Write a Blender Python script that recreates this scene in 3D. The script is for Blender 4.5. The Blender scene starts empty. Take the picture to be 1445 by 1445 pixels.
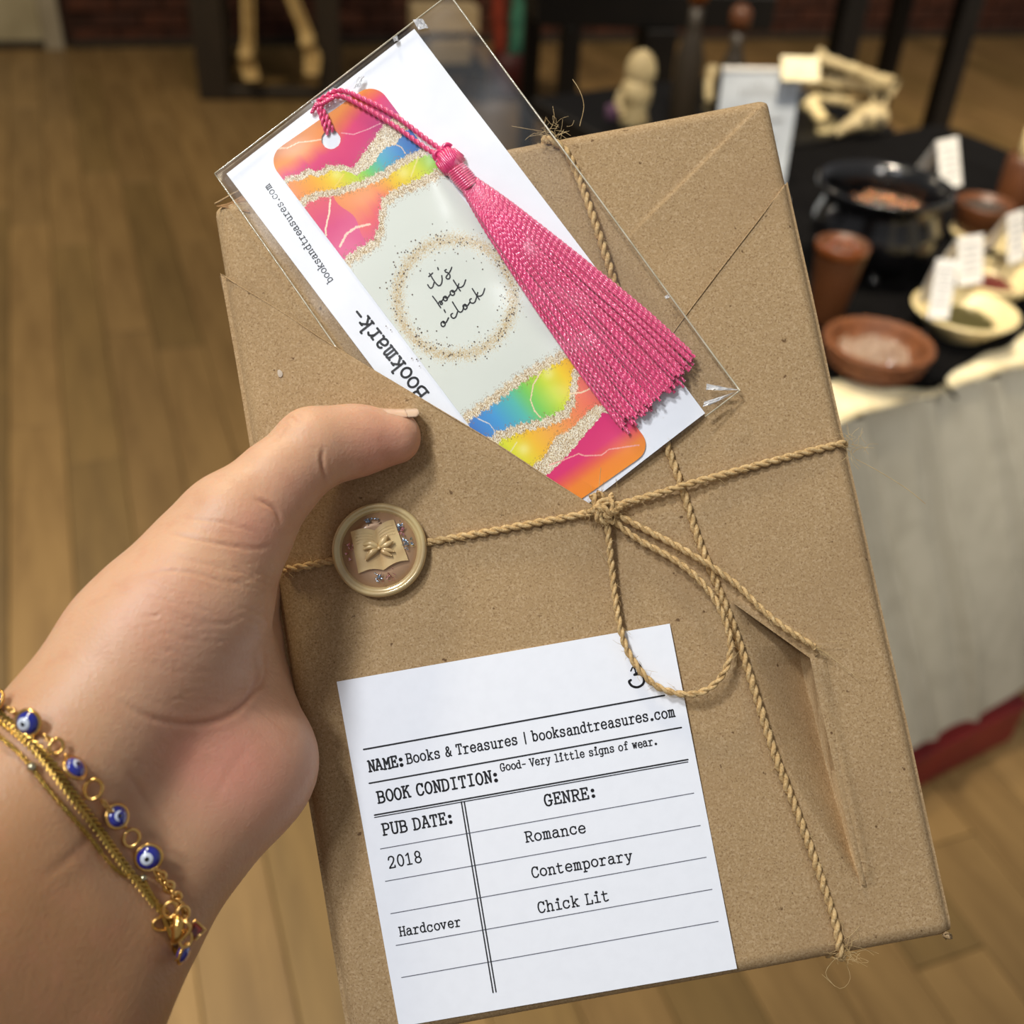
import bpy, bmesh, math, random
import numpy as np
from mathutils import Vector, Matrix
from mathutils.bvhtree import BVHTree
random.seed(7); rng = np.random.default_rng(7)
SC = bpy.context.scene; COL = SC.collection

# ------------------------------------------------------------------ camera
FPX = 1549.0; CX = 722.5; PITCH = math.radians(36.7); ROLL = math.radians(3.5)
F = np.array([0, math.cos(PITCH), -math.sin(PITCH)])
_R = np.array([1., 0, 0]); _U = np.array([0, math.sin(PITCH), math.cos(PITCH)])
R = math.cos(ROLL)*_R + math.sin(ROLL)*_U; U = math.cos(ROLL)*_U - math.sin(ROLL)*_R
CAM = np.array([0, 0, 1.45])
cam = bpy.data.cameras.new('camera'); camo = bpy.data.objects.new('camera', cam); COL.objects.link(camo)
M = Matrix.Identity(4)
for i in range(3):
    M[i][0], M[i][1], M[i][2], M[i][3] = R[i], U[i], -F[i], CAM[i]
camo.matrix_world = M
cam.sensor_width = 36; cam.lens = FPX/1445*36; cam.clip_start = 0.02
cam.dof.use_dof = True; cam.dof.focus_distance = 0.300; cam.dof.aperture_fstop = 10.5
SC.camera = camo
# ------------------------------------------------------------------ world, lights, exposure
SC.view_settings.view_transform = 'Standard'; SC.view_settings.look = 'None'
SC.view_settings.exposure = 0.0; SC.view_settings.gamma = 1.0; SC.view_settings.use_curve_mapping = False
wd = bpy.data.worlds.new('world'); SC.world = wd; wd.use_nodes = True
wd.node_tree.nodes['Background'].inputs[0].default_value = (.95, 0.95, 0.97, 1)
wd.node_tree.nodes['Background'].inputs[1].default_value = 0.27
def area(name, loc, target, size, power, color, spread=180):
    l = bpy.data.lights.new(name, 'AREA'); l.shape = 'DISK'; l.size = size; l.energy = power; l.color = color; l.spread = math.radians(spread)
    o = bpy.data.objects.new(name, l); COL.objects.link(o); o.location = loc
    o.rotation_euler = (Vector(target)-Vector(loc)).to_track_quat('-Z', 'Y').to_euler()
    return o
def camw(x, y, z): return CAM + R*x + U*y + F*z
area('ceiling_or_fill_lamp', (-0.75, 0.0, 2.75), (0, .25, 1.3), 0.22, 3.0, (.94, .965, 1), 80)
area('ceiling_or_fill_lamp', (-0.85, -0.6, 2.7), (0, .25, 1.3), 0.3, 2.0, (.94, .965, 1), 80)
area('ceiling_or_fill_lamp', (0.55, -0.6, 2.3), (.85, 1.3, .66), 0.3, 2.0, (1, .95, .88), 38)  # fill lamp added to brighten the linen drape
area('ceiling_or_fill_lamp', (0.35, 1.25, 2.75), (0.7, 2.0, .75), 0.2, 9, (1, .88, .70), 62)
area('ceiling_or_fill_lamp', (1.7, 2.2, 2.75), (1.9, 3.8, 0), 0.3, 48, (1, .85, .68), 90)
area('ceiling_or_fill_lamp', (-1.7, 3.0, 2.75), (-1.7, 3.6, 0), 0.3, 42, (1, .84, .60))
area('ceiling_or_fill_lamp', (-0.6, 1.05, 2.75), (-0.6, 0.95, 0), 0.25, 13, (1, .86, .60), 76)
SC.cycles.max_bounces = 8; SC.cycles.transparent_max_bounces = 16
SC.cycles.sample_clamp_indirect = 6

# ------------------------------------------------------------------ coordinate helpers
def camp(px, py, z): return CAM + (R*(px-CX)/FPX - U*(py-CX)/FPX + F)*z
def pl(px, py, z=0.0):
    d = R*(px-CX)/FPX - U*(py-CX)/FPX + F
    return CAM + d*(z-CAM[2])/d[2]
def topx(P):
    Q = np.asarray(P) - CAM; z = Q@F
    return CX + FPX*(Q@R)/z, CX - FPX*(Q@U)/z
# the wrapped book's own frame (u right, v up, h out of the cover)
Rb = np.array([[0.9824114, -0.18457015, 0.02831449], [0.18643635, 0.978019, -0.09338265], [-0.01045646, 0.09701903, 0.9952276]])
EU = Rb[0, 0]*R + Rb[1, 0]*U + Rb[2, 0]*F
EV = Rb[0, 1]*R + Rb[1, 1]*U + Rb[2, 1]*F
EN = -(Rb[0, 2]*R + Rb[1, 2]*U + Rb[2, 2]*F)
BO = camw(-0.04171929, -0.14292955, 0.29300356)
BW, BH, BT = 0.162, 0.2376, 0.022
def B(u, v, h=0.0):
    u = np.asarray(u, float); v = np.asarray(v, float); h = np.asarray(h, float)
    return BO + u[..., None]*EU + v[..., None]*EV + h[..., None]*EN
def buv(px, py, h=0.0):
    px = np.asarray(px, float); py = np.asarray(py, float)
    d = R*((px-CX)/FPX)[..., None] - U*((py-CX)/FPX)[..., None] + F
    t = ((BO + h*EN - CAM)@EN)/(d@EN)
    Q = CAM + d*t[..., None] - BO
    return Q@EU, Q@EV
def bp(px, py, h=0.0):                      # point above the cover at height h seen at that place
    u, v = buv(px, py, h); return B(u, v, h)

# ------------------------------------------------------------------ mesh helpers
def lin(c): 
    c = np.asarray(c, float)/255.0
    return np.where(c <= .04045, c/12.92, ((c+.055)/1.055)**2.4)
def col(r, g, b): return tuple(lin((r, g, b))) + (1.0,)
def npmesh(name, V, Fc, smooth=True):
    me = bpy.data.meshes.new(name); V = np.asarray(V, np.float32).reshape(-1, 3)
    if isinstance(Fc, np.ndarray):
        n, k = Fc.shape
        me.vertices.add(len(V)); me.vertices.foreach_set('co', V.ravel())
        me.loops.add(n*k); me.loops.foreach_set('vertex_index', Fc.astype(np.int32).ravel())
        me.polygons.add(n); me.polygons.foreach_set('loop_start', np.arange(0, n*k, k, dtype=np.int32))
        me.polygons.foreach_set('loop_total', np.full(n, k, np.int32))
        me.update(calc_edges=True)
    else:
        me.from_pydata([tuple(map(float, v)) for v in V], [], Fc)
    me.polygons.foreach_set('use_smooth', np.full(len(me.polygons), smooth)); me.update()
    return me
def link(name, me, mat=None, parent=None, loc=None):
    o = bpy.data.objects.new(name, me); COL.objects.link(o)
    if mat is not None: me.materials.append(mat)
    if parent is not None: o.parent = parent
    if loc is not None: o.location = loc
    return o
def obj(name, V, Fc, mat, parent=None, smooth=True, origin=None):
    V = np.asarray(V, float).reshape(-1, 3)
    if parent is not None:
        org = np.zeros(3); p = parent
        while p is not None: org = org + np.array(p.location); p = p.parent
        return link(name, npmesh(name, V-org, Fc, smooth), mat, parent)
    org = V.mean(0) if origin is None else np.asarray(origin)
    return link(name, npmesh(name, V-org, Fc, smooth), mat, None, tuple(org))
def thing(name, label, cat, loc, group=None):
    o = bpy.data.objects.new(name, None); COL.objects.link(o); o.location = tuple(loc); o.empty_display_size = .02
    return tag(o, label, cat, group)
def tag(o, label, cat, group=None):
    o['label'] = label; o['category'] = cat
    if group: o['group'] = group
    return o
def stuff(o): o['kind'] = 'stuff'; return o
def struct(o): o['kind'] = 'structure'; return o
def gridf(nu, nv, off=0, wrap_u=False, wrap_v=False):
    iu = np.arange(nu if wrap_u else nu-1); iv = np.arange(nv if wrap_v else nv-1)
    a, b = np.meshgrid(iu, iv, indexing='ij'); a = a.ravel(); b = b.ravel(); a2 = (a+1) % nu; b2 = (b+1) % nv
    return off + np.stack([a*nv+b, a2*nv+b, a2*nv+b2, a*nv+b2], 1)
class MB:
    def __init__(s): s.V = []; s.F = []; s.n = 0
    def add(s, V, Fc):
        V = np.asarray(V, float).reshape(-1, 3)
        s.V.append(V); s.F += [tuple(int(i)+s.n for i in f) for f in Fc]; s.n += len(V); return s
    def build(s, name, mat, parent=None, smooth=True, origin=None):
        return obj(name, np.concatenate(s.V), s.F, mat, parent, smooth, origin)
def frames(P):
    P = np.asarray(P, float); T = np.gradient(P, axis=0); T /= np.linalg.norm(T, axis=1)[:, None]+1e-12
    N = np.zeros_like(P); a = np.array([0, 0, 1.]) if abs(T[0][2]) < .9 else np.array([1., 0, 0])
    n = np.cross(T[0], a); n /= np.linalg.norm(n); N[0] = n
    for i in range(1, len(P)):
        n = N[i-1] - T[i]*(N[i-1]@T[i]); N[i] = n/(np.linalg.norm(n)+1e-12)
    return T, N, np.cross(T, N)
def spline(pts, step):
    pts = np.asarray(pts, float); out = []
    Q = np.vstack([2*pts[0]-pts[1], pts, 2*pts[-1]-pts[-2]])
    for i in range(1, len(Q)-2):
        n = max(2, int(np.linalg.norm(Q[i+1]-Q[i])/step)+1); t = np.linspace(0, 1, n, endpoint=False)[:, None]
        a, b, c, d = Q[i-1], Q[i], Q[i+1], Q[i+2]
        out.append(.5*(2*b+(c-a)*t+(2*a-5*b+4*c-d)*t*t+(-a+3*b-3*c+d)*t**3))
    out.append(pts[-1:]); return np.vstack(out)
def tube(P, r, n=8, cap=True, sq=None):
    P = np.asarray(P, float); T, N, Bn = frames(P); r = np.broadcast_to(np.asarray(r, float), (len(P),))
    a = np.linspace(0, 2*np.pi, n, endpoint=False)
    V = P[:, None, :] + r[:, None, None]*(np.cos(a)[None, :, None]*N[:, None, :]+np.sin(a)[None, :, None]*Bn[:, None, :])
    V = V.reshape(-1, 3); Fc = [tuple(f) for f in gridf(len(P), n, wrap_v=True)]
    if cap:
        k = len(V); V = np.vstack([V, P[:1], P[-1:]])
        Fc += [(k, (i+1) % n, i) for i in range(n)] + [(k+1, (len(P)-1)*n+i, (len(P)-1)*n+(i+1) % n) for i in range(n)]
    return V, Fc
def rope(P, Rr, plies, pitch, nseg=6, mb=None, hand=1, jit=0.0):
    P = np.asarray(P, float); T, N, Bn = frames(P)
    s = np.concatenate([[0], np.cumsum(np.linalg.norm(np.diff(P, axis=0), axis=1))]); mb = mb or MB()
    for k in range(plies):
        a = hand*2*np.pi*s/pitch + 2*np.pi*k/plies
        off = Rr*(0.5 if plies > 2 else .48)
        rr = Rr*(.56 if plies > 2 else .56)*(1+jit*np.interp(s, np.linspace(0, s[-1], max(3, int(s[-1]/.004))), rng.normal(0, 1, max(3, int(s[-1]/.004)))))
        Q = P + off*(np.cos(a)[:, None]*N+np.sin(a)[:, None]*Bn)
        V, Fc = tube(Q, rr, nseg); mb.add(V, Fc)
    return mb
def lathe(profile, n, center, axis=(0, 0, 1), sx=1.0, ux=None, wob=0.0):
    axis = np.asarray(axis, float); axis /= np.linalg.norm(axis)
    if ux is None: ux = np.cross(axis, [0, 1, 0] if abs(axis[1]) < .9 else [1, 0, 0])
    ux = np.asarray(ux, float); ux = ux-axis*(ux@axis); ux /= np.linalg.norm(ux); uy = np.cross(axis, ux)
    pr = np.asarray(profile, float); a = np.linspace(0, 2*np.pi, n, endpoint=False)
    w = 1 + wob*(np.sin(2*a+1)+.6*np.sin(3*a+.4)+.3*np.sin(5*a))
    V = np.asarray(center)+pr[:, None, 0, None]*w[None, :, None]*(sx*np.cos(a)[None, :, None]*ux+np.sin(a)[None, :, None]*uy)+pr[:, None, 1, None]*axis
    return V.reshape(-1, 3), [tuple(f) for f in gridf(len(pr), n, wrap_v=True)]
def box(size, center, ax=None, bev=0.0, seg=2):
    bm = bmesh.new(); bmesh.ops.create_cube(bm, size=1.0)
    bmesh.ops.scale(bm, vec=size, verts=bm.verts)
    if bev: bmesh.ops.bevel(bm, geom=bm.edges[:], offset=bev, segments=seg, affect='EDGES', profile=.5)
    V = np.array([v.co[:] for v in bm.verts]); Fc = [tuple(v.index for v in f.verts) for f in bm.faces]; bm.free()
    if ax is not None: V = V@np.asarray(ax)
    return V+np.asarray(center), Fc
def sphere(c, r, nu=16, nv=10, sc=(1, 1, 1), ax=None):
    th = np.linspace(0, np.pi, nv); ph = np.linspace(0, 2*np.pi, nu, endpoint=False)
    V = np.stack([np.sin(th)[:, None]*np.cos(ph), np.sin(th)[:, None]*np.sin(ph), np.repeat(np.cos(th)[:, None], nu, 1)], -1).reshape(-1, 3)*r*np.asarray(sc)
    if ax is not None: V = V@np.asarray(ax)
    return V+np.asarray(c), [tuple(f) for f in gridf(nv, nu, wrap_v=True)]
def yawax(deg):
    a = math.radians(deg); return np.array([[math.cos(a), math.sin(a), 0], [-math.sin(a), math.cos(a), 0], [0, 0, 1]])

# ------------------------------------------------------------------ materials
def mat(name, base, rough=.6, metal=0.0, spec=.5, noise=None, bump=None, coat=0, sub=0, attr=None, vary=0, trans=0, aniso=0, sheen=0, waves=None):
    """noise=(scale, colour2, contrast lo, hi); bump=(scale, strength, distance)"""
    m = bpy.data.materials.new(name); m.use_nodes = True; nt = m.node_tree; N = nt.nodes; L = nt.links
    b = N['Principled BSDF']; b.inputs['Roughness'].default_value = rough; b.inputs['Metallic'].default_value = metal
    b.inputs['Specular IOR Level'].default_value = spec; b.inputs['Coat Weight'].default_value = coat
    b.inputs['Sheen Weight'].default_value = sheen; b.inputs['Transmission Weight'].default_value = trans
    if aniso: b.inputs['Anisotropic'].default_value = aniso
    if sub:
        b.inputs['Subsurface Weight'].default_value = sub; b.inputs['Subsurface Radius'].default_value = (1, .35, .18); b.inputs['Subsurface Scale'].default_value = .004
    tc = N.new('ShaderNodeTexCoord'); src = tc.outputs['Object']
    cur = None
    if attr:
        a = N.new('ShaderNodeAttribute'); a.attribute_name = attr; cur = a.outputs['Color']
    else:
        c = N.new('ShaderNodeRGB'); c.outputs[0].default_value = base; cur = c.outputs[0]
    for ns in ([] if noise is None else (noise if isinstance(noise, list) else [noise])):
        t = N.new('ShaderNodeTexNoise'); t.inputs['Scale'].default_value = ns[0]; t.inputs['Detail'].default_value = 4
        sv = src
        if len(ns) > 4:
            mp = N.new('ShaderNodeMapping'); mp.inputs['Scale'].default_value = ns[4]; L.new(src, mp.inputs[0]); sv = mp.outputs[0]
        L.new(sv, t.inputs['Vector'])
        r = N.new('ShaderNodeMapRange'); r.inputs[1].default_value = ns[2]; r.inputs[2].default_value = ns[3]; r.inputs[4].default_value = .8; L.new(t.outputs[0], r.inputs[0])
        x = N.new('ShaderNodeMix'); x.data_type = 'RGBA'; L.new(r.outputs[0], x.inputs[0]); L.new(cur, x.inputs[6]); x.inputs[7].default_value = ns[1]; cur = x.outputs[2]
    if vary:
        oi = N.new('ShaderNodeObjectInfo'); mr = N.new('ShaderNodeMapRange'); mr.inputs[3].default_value = 1-vary; mr.inputs[4].default_value = 1+vary
        L.new(oi.outputs['Random'], mr.inputs[0]); vm = N.new('ShaderNodeVectorMath'); vm.operation = 'SCALE'
        L.new(cur, vm.inputs[0]); L.new(mr.outputs[0], vm.inputs['Scale']); cur = vm.outputs[0]
    L.new(cur, b.inputs['Base Color'])
    if bump:
        prev = None
        for bp_ in (bump if isinstance(bump, list) else [bump]):
            t = N.new('ShaderNodeTexNoise'); t.inputs['Scale'].default_value = bp_[0]; t.inputs['Detail'].default_value = 3
            sv = src
            if len(bp_) > 3:
                mp = N.new('ShaderNodeMapping'); mp.inputs['Scale'].default_value = bp_[3]; L.new(src, mp.inputs[0]); sv = mp.outputs[0]
                if len(bp_) > 4: mp.inputs['Rotation'].default_value = bp_[4]
            L.new(sv, t.inputs['Vector'])
            bu = N.new('ShaderNodeBump'); bu.inputs['Strength'].default_value = bp_[1]; bu.inputs['Distance'].default_value = bp_[2]
            L.new(t.outputs[0], bu.inputs['Height'])
            if prev: L.new(prev, bu.inputs['Normal'])
            prev = bu.outputs[0]
        L.new(prev, b.inputs['Normal'])
    return m
M_kraft = mat('kraft_paper', col(170, 141, 101), .82, spec=.25,
              noise=[(1400, col(192, 164, 126), .48, .66), (2100, col(132, 102, 68), .52, .68), (260, col(180, 150, 112), .6, .95), (40, col(156, 126, 90), .5, 1.0), (330, col(84, 56, 32), .70, .74)],
              bump=[(700, .25, .0004), (60, .15, .001)])
M_kraft_in = mat('kraft_paper_inside', col(150, 112, 70), .85, noise=(700, col(110, 78, 44), .45, .7))
M_white = mat('white_card', col(243, 245, 250), .6, noise=(300, col(240, 242, 247), .4, .7), bump=(2500, .05, .0001))
M_ink = mat('black_ink', col(26, 26, 30), .6, noise=(1500, col(60, 60, 66), .5, .8))
M_inkg = mat('grey_ink', col(92, 94, 104), .6, noise=(1500, col(120, 122, 130), .5, .8))
M_jute = mat('jute_twine', col(204, 170, 116), .85, noise=[(600, col(172, 136, 84), .4, .7), (1500, col(232, 204, 154), .5, .75)], bump=(1800, .5, .0006))
M_fibre = mat('jute_fibre', col(206, 180, 130), .7, noise=(200, col(170, 138, 88), .4, .6))
M_pink = mat('pink_silk', col(236, 62, 124), .26, spec=1.0, noise=[(500, col(222, 42, 104), .4, .7)], sheen=.5, coat=.3)
M_pinkk = mat('pink_silk_knot', col(222, 56, 114), .3, spec=.9, bump=(900, .3, .0004, (1, 1, 1)))
M_seal = mat('gold_wax', col(216, 192, 136), .22, metal=.15, spec=.7, noise=(60, col(176, 146, 108), .4, .65), coat=.6, bump=(90, .1, .001))
M_sealin = mat('rose_gold_wax', col(176, 140, 104), .3, metal=.25, noise=(70, col(188, 150, 118), .4, .6), coat=.5)
M_sealbk = mat('wax_relief', col(226, 198, 142), .3, metal=.1, noise=(120, col(180, 140, 92), .4, .7), coat=.3)
M_foilp = mat('pink_foil', col(214, 158, 160), .18, metal=.9, bump=(900, 1, .001))
M_foilb = mat('blue_foil', col(160, 180, 200), .18, metal=.9, bump=(900, 1, .001))
M_print = mat('bookmark_print', (1, 1, 1, 1), .45, attr='print', spec=.2)
M_gold = mat('gold_metal', col(222, 172, 92), .2, metal=1.0, noise=(200, col(240, 200, 130), .4, .7))
M_goldo = mat('gold_chain_metal', col(206, 164, 84), .24, metal=1.0, noise=(160, col(150, 130, 60), .4, .7))
M_silver = mat('pale_gold_metal', col(200, 190, 160), .15, metal=1.0, noise=(160, col(170, 160, 120), .4, .7))
M_blue = mat('blue_enamel', col(18, 30, 140), .08, spec=.8, coat=1, noise=(100, col(12, 20, 110), .4, .7))
M_eyew = mat('white_enamel', col(205, 212, 222), .1, coat=1, noise=(100, col(190, 200, 214), .4, .7))
M_eyek = mat('black_enamel', col(10, 10, 16), .1, coat=1, noise=(100, col(20, 20, 26), .4, .7))
M_red = mat('red_stone', col(110, 30, 22), .12, coat=1, noise=(100, col(80, 16, 12), .4, .7))
def skin_mat():
    m = mat('skin', (1, 1, 1, 1), .46, spec=.45, attr='skin', sub=.35,
            noise=[(170, col(190, 130, 98), .5, 1.1), (30, col(208, 160, 124), .5, 1.1)],
            bump=[(420, .18, .0004, (1, 2.2, 1), (0, 0, .6)), (1100, .35, .0004), (150, .12, .0008, (1, 3.0, 1), (.3, 0, .35))])
    return m
M_skin = skin_mat()
M_nail = mat('fingernail', col(232, 184, 152), .2, coat=.5, sub=.2, noise=(200, col(228, 172, 142), .4, .7))
M_nailtip = mat('fingernail_tip', col(212, 180, 150), .25, coat=.4, noise=(200, col(226, 200, 172), .4, .7))
def film_mat():
    m = bpy.data.materials.new('clear_film'); m.use_nodes = True; N = m.node_tree.nodes; L = m.node_tree.links
    N.remove(N['Principled BSDF']); out = N['Material Output']
    tr = N.new('ShaderNodeBsdfTransparent'); tr.inputs[0].default_value = (.992, .992, .992, 1)
    gl = N.new('ShaderNodeBsdfGlossy'); gl.inputs['Roughness'].default_value = .28
    di = N.new('ShaderNodeBsdfDiffuse'); di.inputs[0].default_value = (.8, .8, .8, 1)
    fr = N.new('ShaderNodeLayerWeight'); fr.inputs[0].default_value = .18
    mr = N.new('ShaderNodeMapRange'); mr.inputs[3].default_value = .006; mr.inputs[4].default_value = .09; L.new(fr.outputs['Facing'], mr.inputs[0])
    m1 = N.new('ShaderNodeMixShader'); L.new(mr.outputs[0], m1.inputs[0]); L.new(tr.outputs[0], m1.inputs[1]); L.new(gl.outputs[0], m1.inputs[2])
    t = N.new('ShaderNodeTexNoise'); t.inputs['Scale'].default_value = 30; tc = N.new('ShaderNodeTexCoord'); L.new(tc.outputs['Object'], t.inputs['Vector'])
    m3 = N.new('ShaderNodeMapRange'); m3.inputs[3].default_value = .001; m3.inputs[4].default_value = .009; L.new(t.outputs[0], m3.inputs[0])
    m2 = N.new('ShaderNodeMixShader'); L.new(m3.outputs[0], m2.inputs[0]); L.new(m1.outputs[0], m2.inputs[1]); L.new(di.outputs[0], m2.inputs[2])
    L.new(m2.outputs[0], out.inputs[0]); return m
M_film = film_mat()
M_seam = mat('film_seam', col(206, 196, 170), .2, spec=1, coat=1, trans=0, noise=(200, col(170, 160, 130), .4, .7))
M_glint = mat('crinkle_glint', col(226, 226, 226), .12, spec=1, coat=1, trans=.3, noise=(300, col(250, 250, 250), .4, .7))  # pale base colour paints the film's highlights

# ------------------------------------------------------------------ the setting
wp0 = pl(0, 68); wp1 = pl(1445, 50); wd_ = (wp1-wp0)/np.linalg.norm(wp1-wp0); wn = np.array([wd_[1], -wd_[0], 0])   # wn points to the room
wyaw = math.degrees(math.atan2(wd_[1], wd_[0])); wax = yawax(wyaw)
PA = math.radians(112.0); pd = np.array([math.cos(PA), math.sin(PA), 0]); pq = np.array([math.sin(PA), -math.cos(PA), 0])
M_floorbase = mat('floor_base', col(74, 56, 32), .8, noise=(20, col(34, 26, 16), .4, .6))
M_plank = [mat('wood_plank_tan', col(136, 108, 66), .45, spec=.35, vary=.14, noise=[(3.2, col(108, 82, 46), .42, .72, (7, .8, 1)), (14, col(150, 120, 76), .5, .8, (6, .7, 1))], bump=(30, .1, .002, (6, .6, 1))),
           mat('wood_plank_olive', col(124, 99, 58), .45, spec=.35, vary=.14, noise=[(3.6, col(100, 78, 44), .42, .72, (7, .8, 1)), (14, col(128, 104, 62), .5, .8, (6, .7, 1))], bump=(30, .1, .002, (6, .6, 1)))]
floor_c = np.array([0, 3.2, 0.])
floor = struct(thing('floor', 'x', 'x', (0, 0, 0))); del floor['category']; floor['label'] = 'olive brown wooden plank floor'
V, Fc = box((11, 11, .02), (0, 3.2, -.022), yawax(22)); obj('subfloor', V, Fc, M_floorbase, floor, False)
PW, PLN = .122, 1.25
bme = []
for k in range(2):
    V, Fc = box((PW-.0016, PLN-.0016, .012), (0, 0, -.006), None, .001, 1); me = npmesh('plank', V, Fc, False); me.materials.append(M_plank[k]); bme.append(me)
cand = []
for i in range(-42, 43):
    offp = random.random()*PLN
    for j in range(-3, 8):
        c = pq*i*PW + pd*(j*PLN+offp); c[2] = 0
        if (c-wp0)@wn < -.7 or np.linalg.norm(c[:2]) > 9: continue
        vis = 0
        for s in (-.5, -.25, 0, .25, .5):
            P = c+pd*s*PLN
            if (P-CAM)@F > .3:
                x, y = topx(P)
                if -60 < x < 1505 and -30 < y < 1500: vis = 1
        cand.append((vis, np.linalg.norm(c-CAM), c))
cand.sort(key=lambda t: (-t[0], t[1]))
rest = MB()
for k, (vis, d, c) in enumerate(cand):
    jz = random.uniform(-.0008, .0008)
    if k < 290:
        o = bpy.data.objects.new('plank', bme[0 if random.random() < .6 else 1]); COL.objects.link(o); o.parent = floor; o.location = (c[0], c[1], jz); o.rotation_euler = (0, 0, PA-math.pi/2)
    else:
        V, Fc = box((PW-.0016, PLN-.0016, .012), (c[0], c[1], -.006+jz), yawax(22)); rest.add(V, Fc)
stuff(rest.build('plank_field', M_plank[0], floor, False))

# back wall: brick with courses, a pale door panel at the left
M_mortar = mat('mortar', col(56, 28, 12), .9, noise=(40, col(30, 18, 8), .4, .7))
M_brick = mat('brick', col(76, 36, 12), .75, vary=.25, noise=[(25, col(52, 24, 8), .4, .7)], bump=(60, .3, .003))
wall = struct(thing('wall_back', 'x', 'x', wp0)); del wall['category']; wall['label'] = 'dark reddish brown brick wall'
wlen = np.linalg.norm(wp1-wp0)
V, Fc = box((wlen+3.6, .12, 2.9), wp0+wd_*(wlen/2)-wn*.075+np.array([0, 0, 1.45]), wax); obj('wall_core', V, Fc, M_mortar, wall, False)
BL_, BHh = .215, .072
V, Fc = box((BL_-.012, .03, BHh-.011), (0, 0, 0), None, .003, 1); bmesh_brick = npmesh('brick', V, Fc, False); bmesh_brick.materials.append(M_brick)
dx = (pl(92, 70)-wp0)@wd_; nb = 0; rest = MB()
for r in range(38):
    for i in range(-8, 36):
        s = i*BL_ + (BL_/2 if r % 2 else 0); z = .1+.5*BHh + r*BHh
        if s < dx+.10 and z < 2.15 and s > dx-1.3: continue
        if s < -1.5 or s > wlen+1.5: continue
        c = wp0 + wd_*s + np.array([0, 0, z-.09]) - wn*.012
        if nb < 290 and r < 8 and dx < s:
            o = bpy.data.objects.new('brick', bmesh_brick); COL.objects.link(o); o.parent = wall; o.location = tuple(c-wp0+wn*random.uniform(0, .004)); o.rotation_euler = (0, 0, math.radians(wyaw)); nb += 1
        else:
            V, Fc = box((BL_-.012, .03, BHh-.011), c, wax); rest.add(V, Fc)
stuff(rest.build('brickwork', M_brick, wall, False))
M_door = mat('cream_paint', col(178, 166, 132), .5, noise=(6, col(160, 148, 114), .4, .7))
M_frame = mat('pale_door_trim', col(170, 158, 134), .5, noise=(8, col(150, 138, 112), .4, .7))
M_dark = mat('dark_threshold', col(46, 38, 24), .7, noise=(8, col(36, 30, 18), .4, .7))
door = struct(thing('door_1', 'x', 'x', wp0+wd_*(dx-.5))); del door['category']; door['label'] = 'cream painted door with pale trim in the brick wall'
def wbox(s0, s1, z0, z1, t, out): return box((s1-s0, t, z1-z0), wp0+wd_*((s0+s1)/2)+wn*out+np.array([0, 0, (z0+z1)/2]), wax, .003, 1)
V, Fc = wbox(dx-1.15, dx-.09, .035, 2.08, .04, .0); obj('door_panel', V, Fc, M_door, door, False)
V, Fc = wbox(dx-1.15, dx-.09, 0, .035, .05, .0); obj('threshold', V, Fc, M_dark, door, False)
V, Fc = wbox(dx-.085, dx, 0, 2.12, .08, .01); obj('door_trim', V, Fc, M_frame, door, False)
V, Fc = wbox(dx-1.25, dx, 2.09, 2.18, .08, .01); obj('door_trim', V, Fc, M_frame, door, False)
V, Fc = sphere(wp0+wd_*(dx-.2)+wn*.07+np.array([0, 0, 1.0]), .028); obj('door_knob', V, Fc, M_gold, door)
V, Fc = wbox(dx+.02, wlen+1.5, 0, .035, .02, .015); struct(obj('baseboard_back', V, Fc, M_dark, None, False))

# ------------------------------------------------------------------ background furniture
M_black = mat('black_paint', col(8, 7, 6), .5, spec=.25, noise=(12, col(14, 12, 9), .4, .7))
M_bcloth = mat('black_cloth', col(7, 6, 6), .95, spec=.1, noise=(60, col(12, 11, 11), .4, .7), bump=(300, .3, .001))
M_cream = mat('cream_cloth', col(232, 220, 184), .85, noise=(40, col(216, 198, 152), .4, .7), bump=(300, .3, .001))
M_linen = mat('grey_linen', col(174, 168, 150), .9, noise=[(24, col(156, 150, 132), .4, .7), (5, col(172, 166, 148), .4, .7)], bump=[(500, .4, .001), (30, .2, .004)])
M_redbox = mat('dark_red_board', col(128, 34, 30), .5, noise=(14, col(96, 22, 24), .4, .7))
M_dkwood = mat('dark_wood', col(50, 40, 26), .5, noise=(10, col(34, 27, 16), .4, .7, (8, 8, 1)))
M_bone = mat('bone', col(212, 180, 116), .55, noise=(30, col(180, 144, 84), .4, .75), bump=(60, .4, .002))
M_bonel = mat('pale_bone', col(196, 178, 134), .6, noise=(40, col(146, 124, 84), .4, .75), bump=(60, .4, .002))
M_amber = mat('amber_glass', col(120, 62, 20), .15, coat=.5, noise=(20, col(88, 44, 14), .4, .7))
M_terra = mat('brown_wicker', col(118, 68, 32), .6, noise=(80, col(84, 46, 20), .4, .7), bump=(160, .6, .003))
M_terra2 = mat('brown_clay', col(92, 52, 24), .45, noise=(20, col(72, 40, 18), .4, .7))
M_creamc = mat('cream_ceramic', col(228, 208, 156), .4, noise=(30, col(214, 192, 136), .4, .7))
M_iron = mat('black_glazed_iron', col(8, 8, 9), .2, coat=.3, noise=(20, col(26, 26, 28), .4, .7))
M_stone = mat('copper_stone', col(150, 104, 70), .08, metal=.8, vary=.45, noise=(60, col(90, 60, 40), .4, .7), coat=.6)
M_tagp = mat('white_tag_paper', col(236, 232, 224), .6, noise=(20, col(226, 222, 214), .4, .7))
M_grey = mat('faint_grey_print', col(150, 150, 150), .7, noise=(20, col(140, 140, 140), .4, .7))
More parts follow.
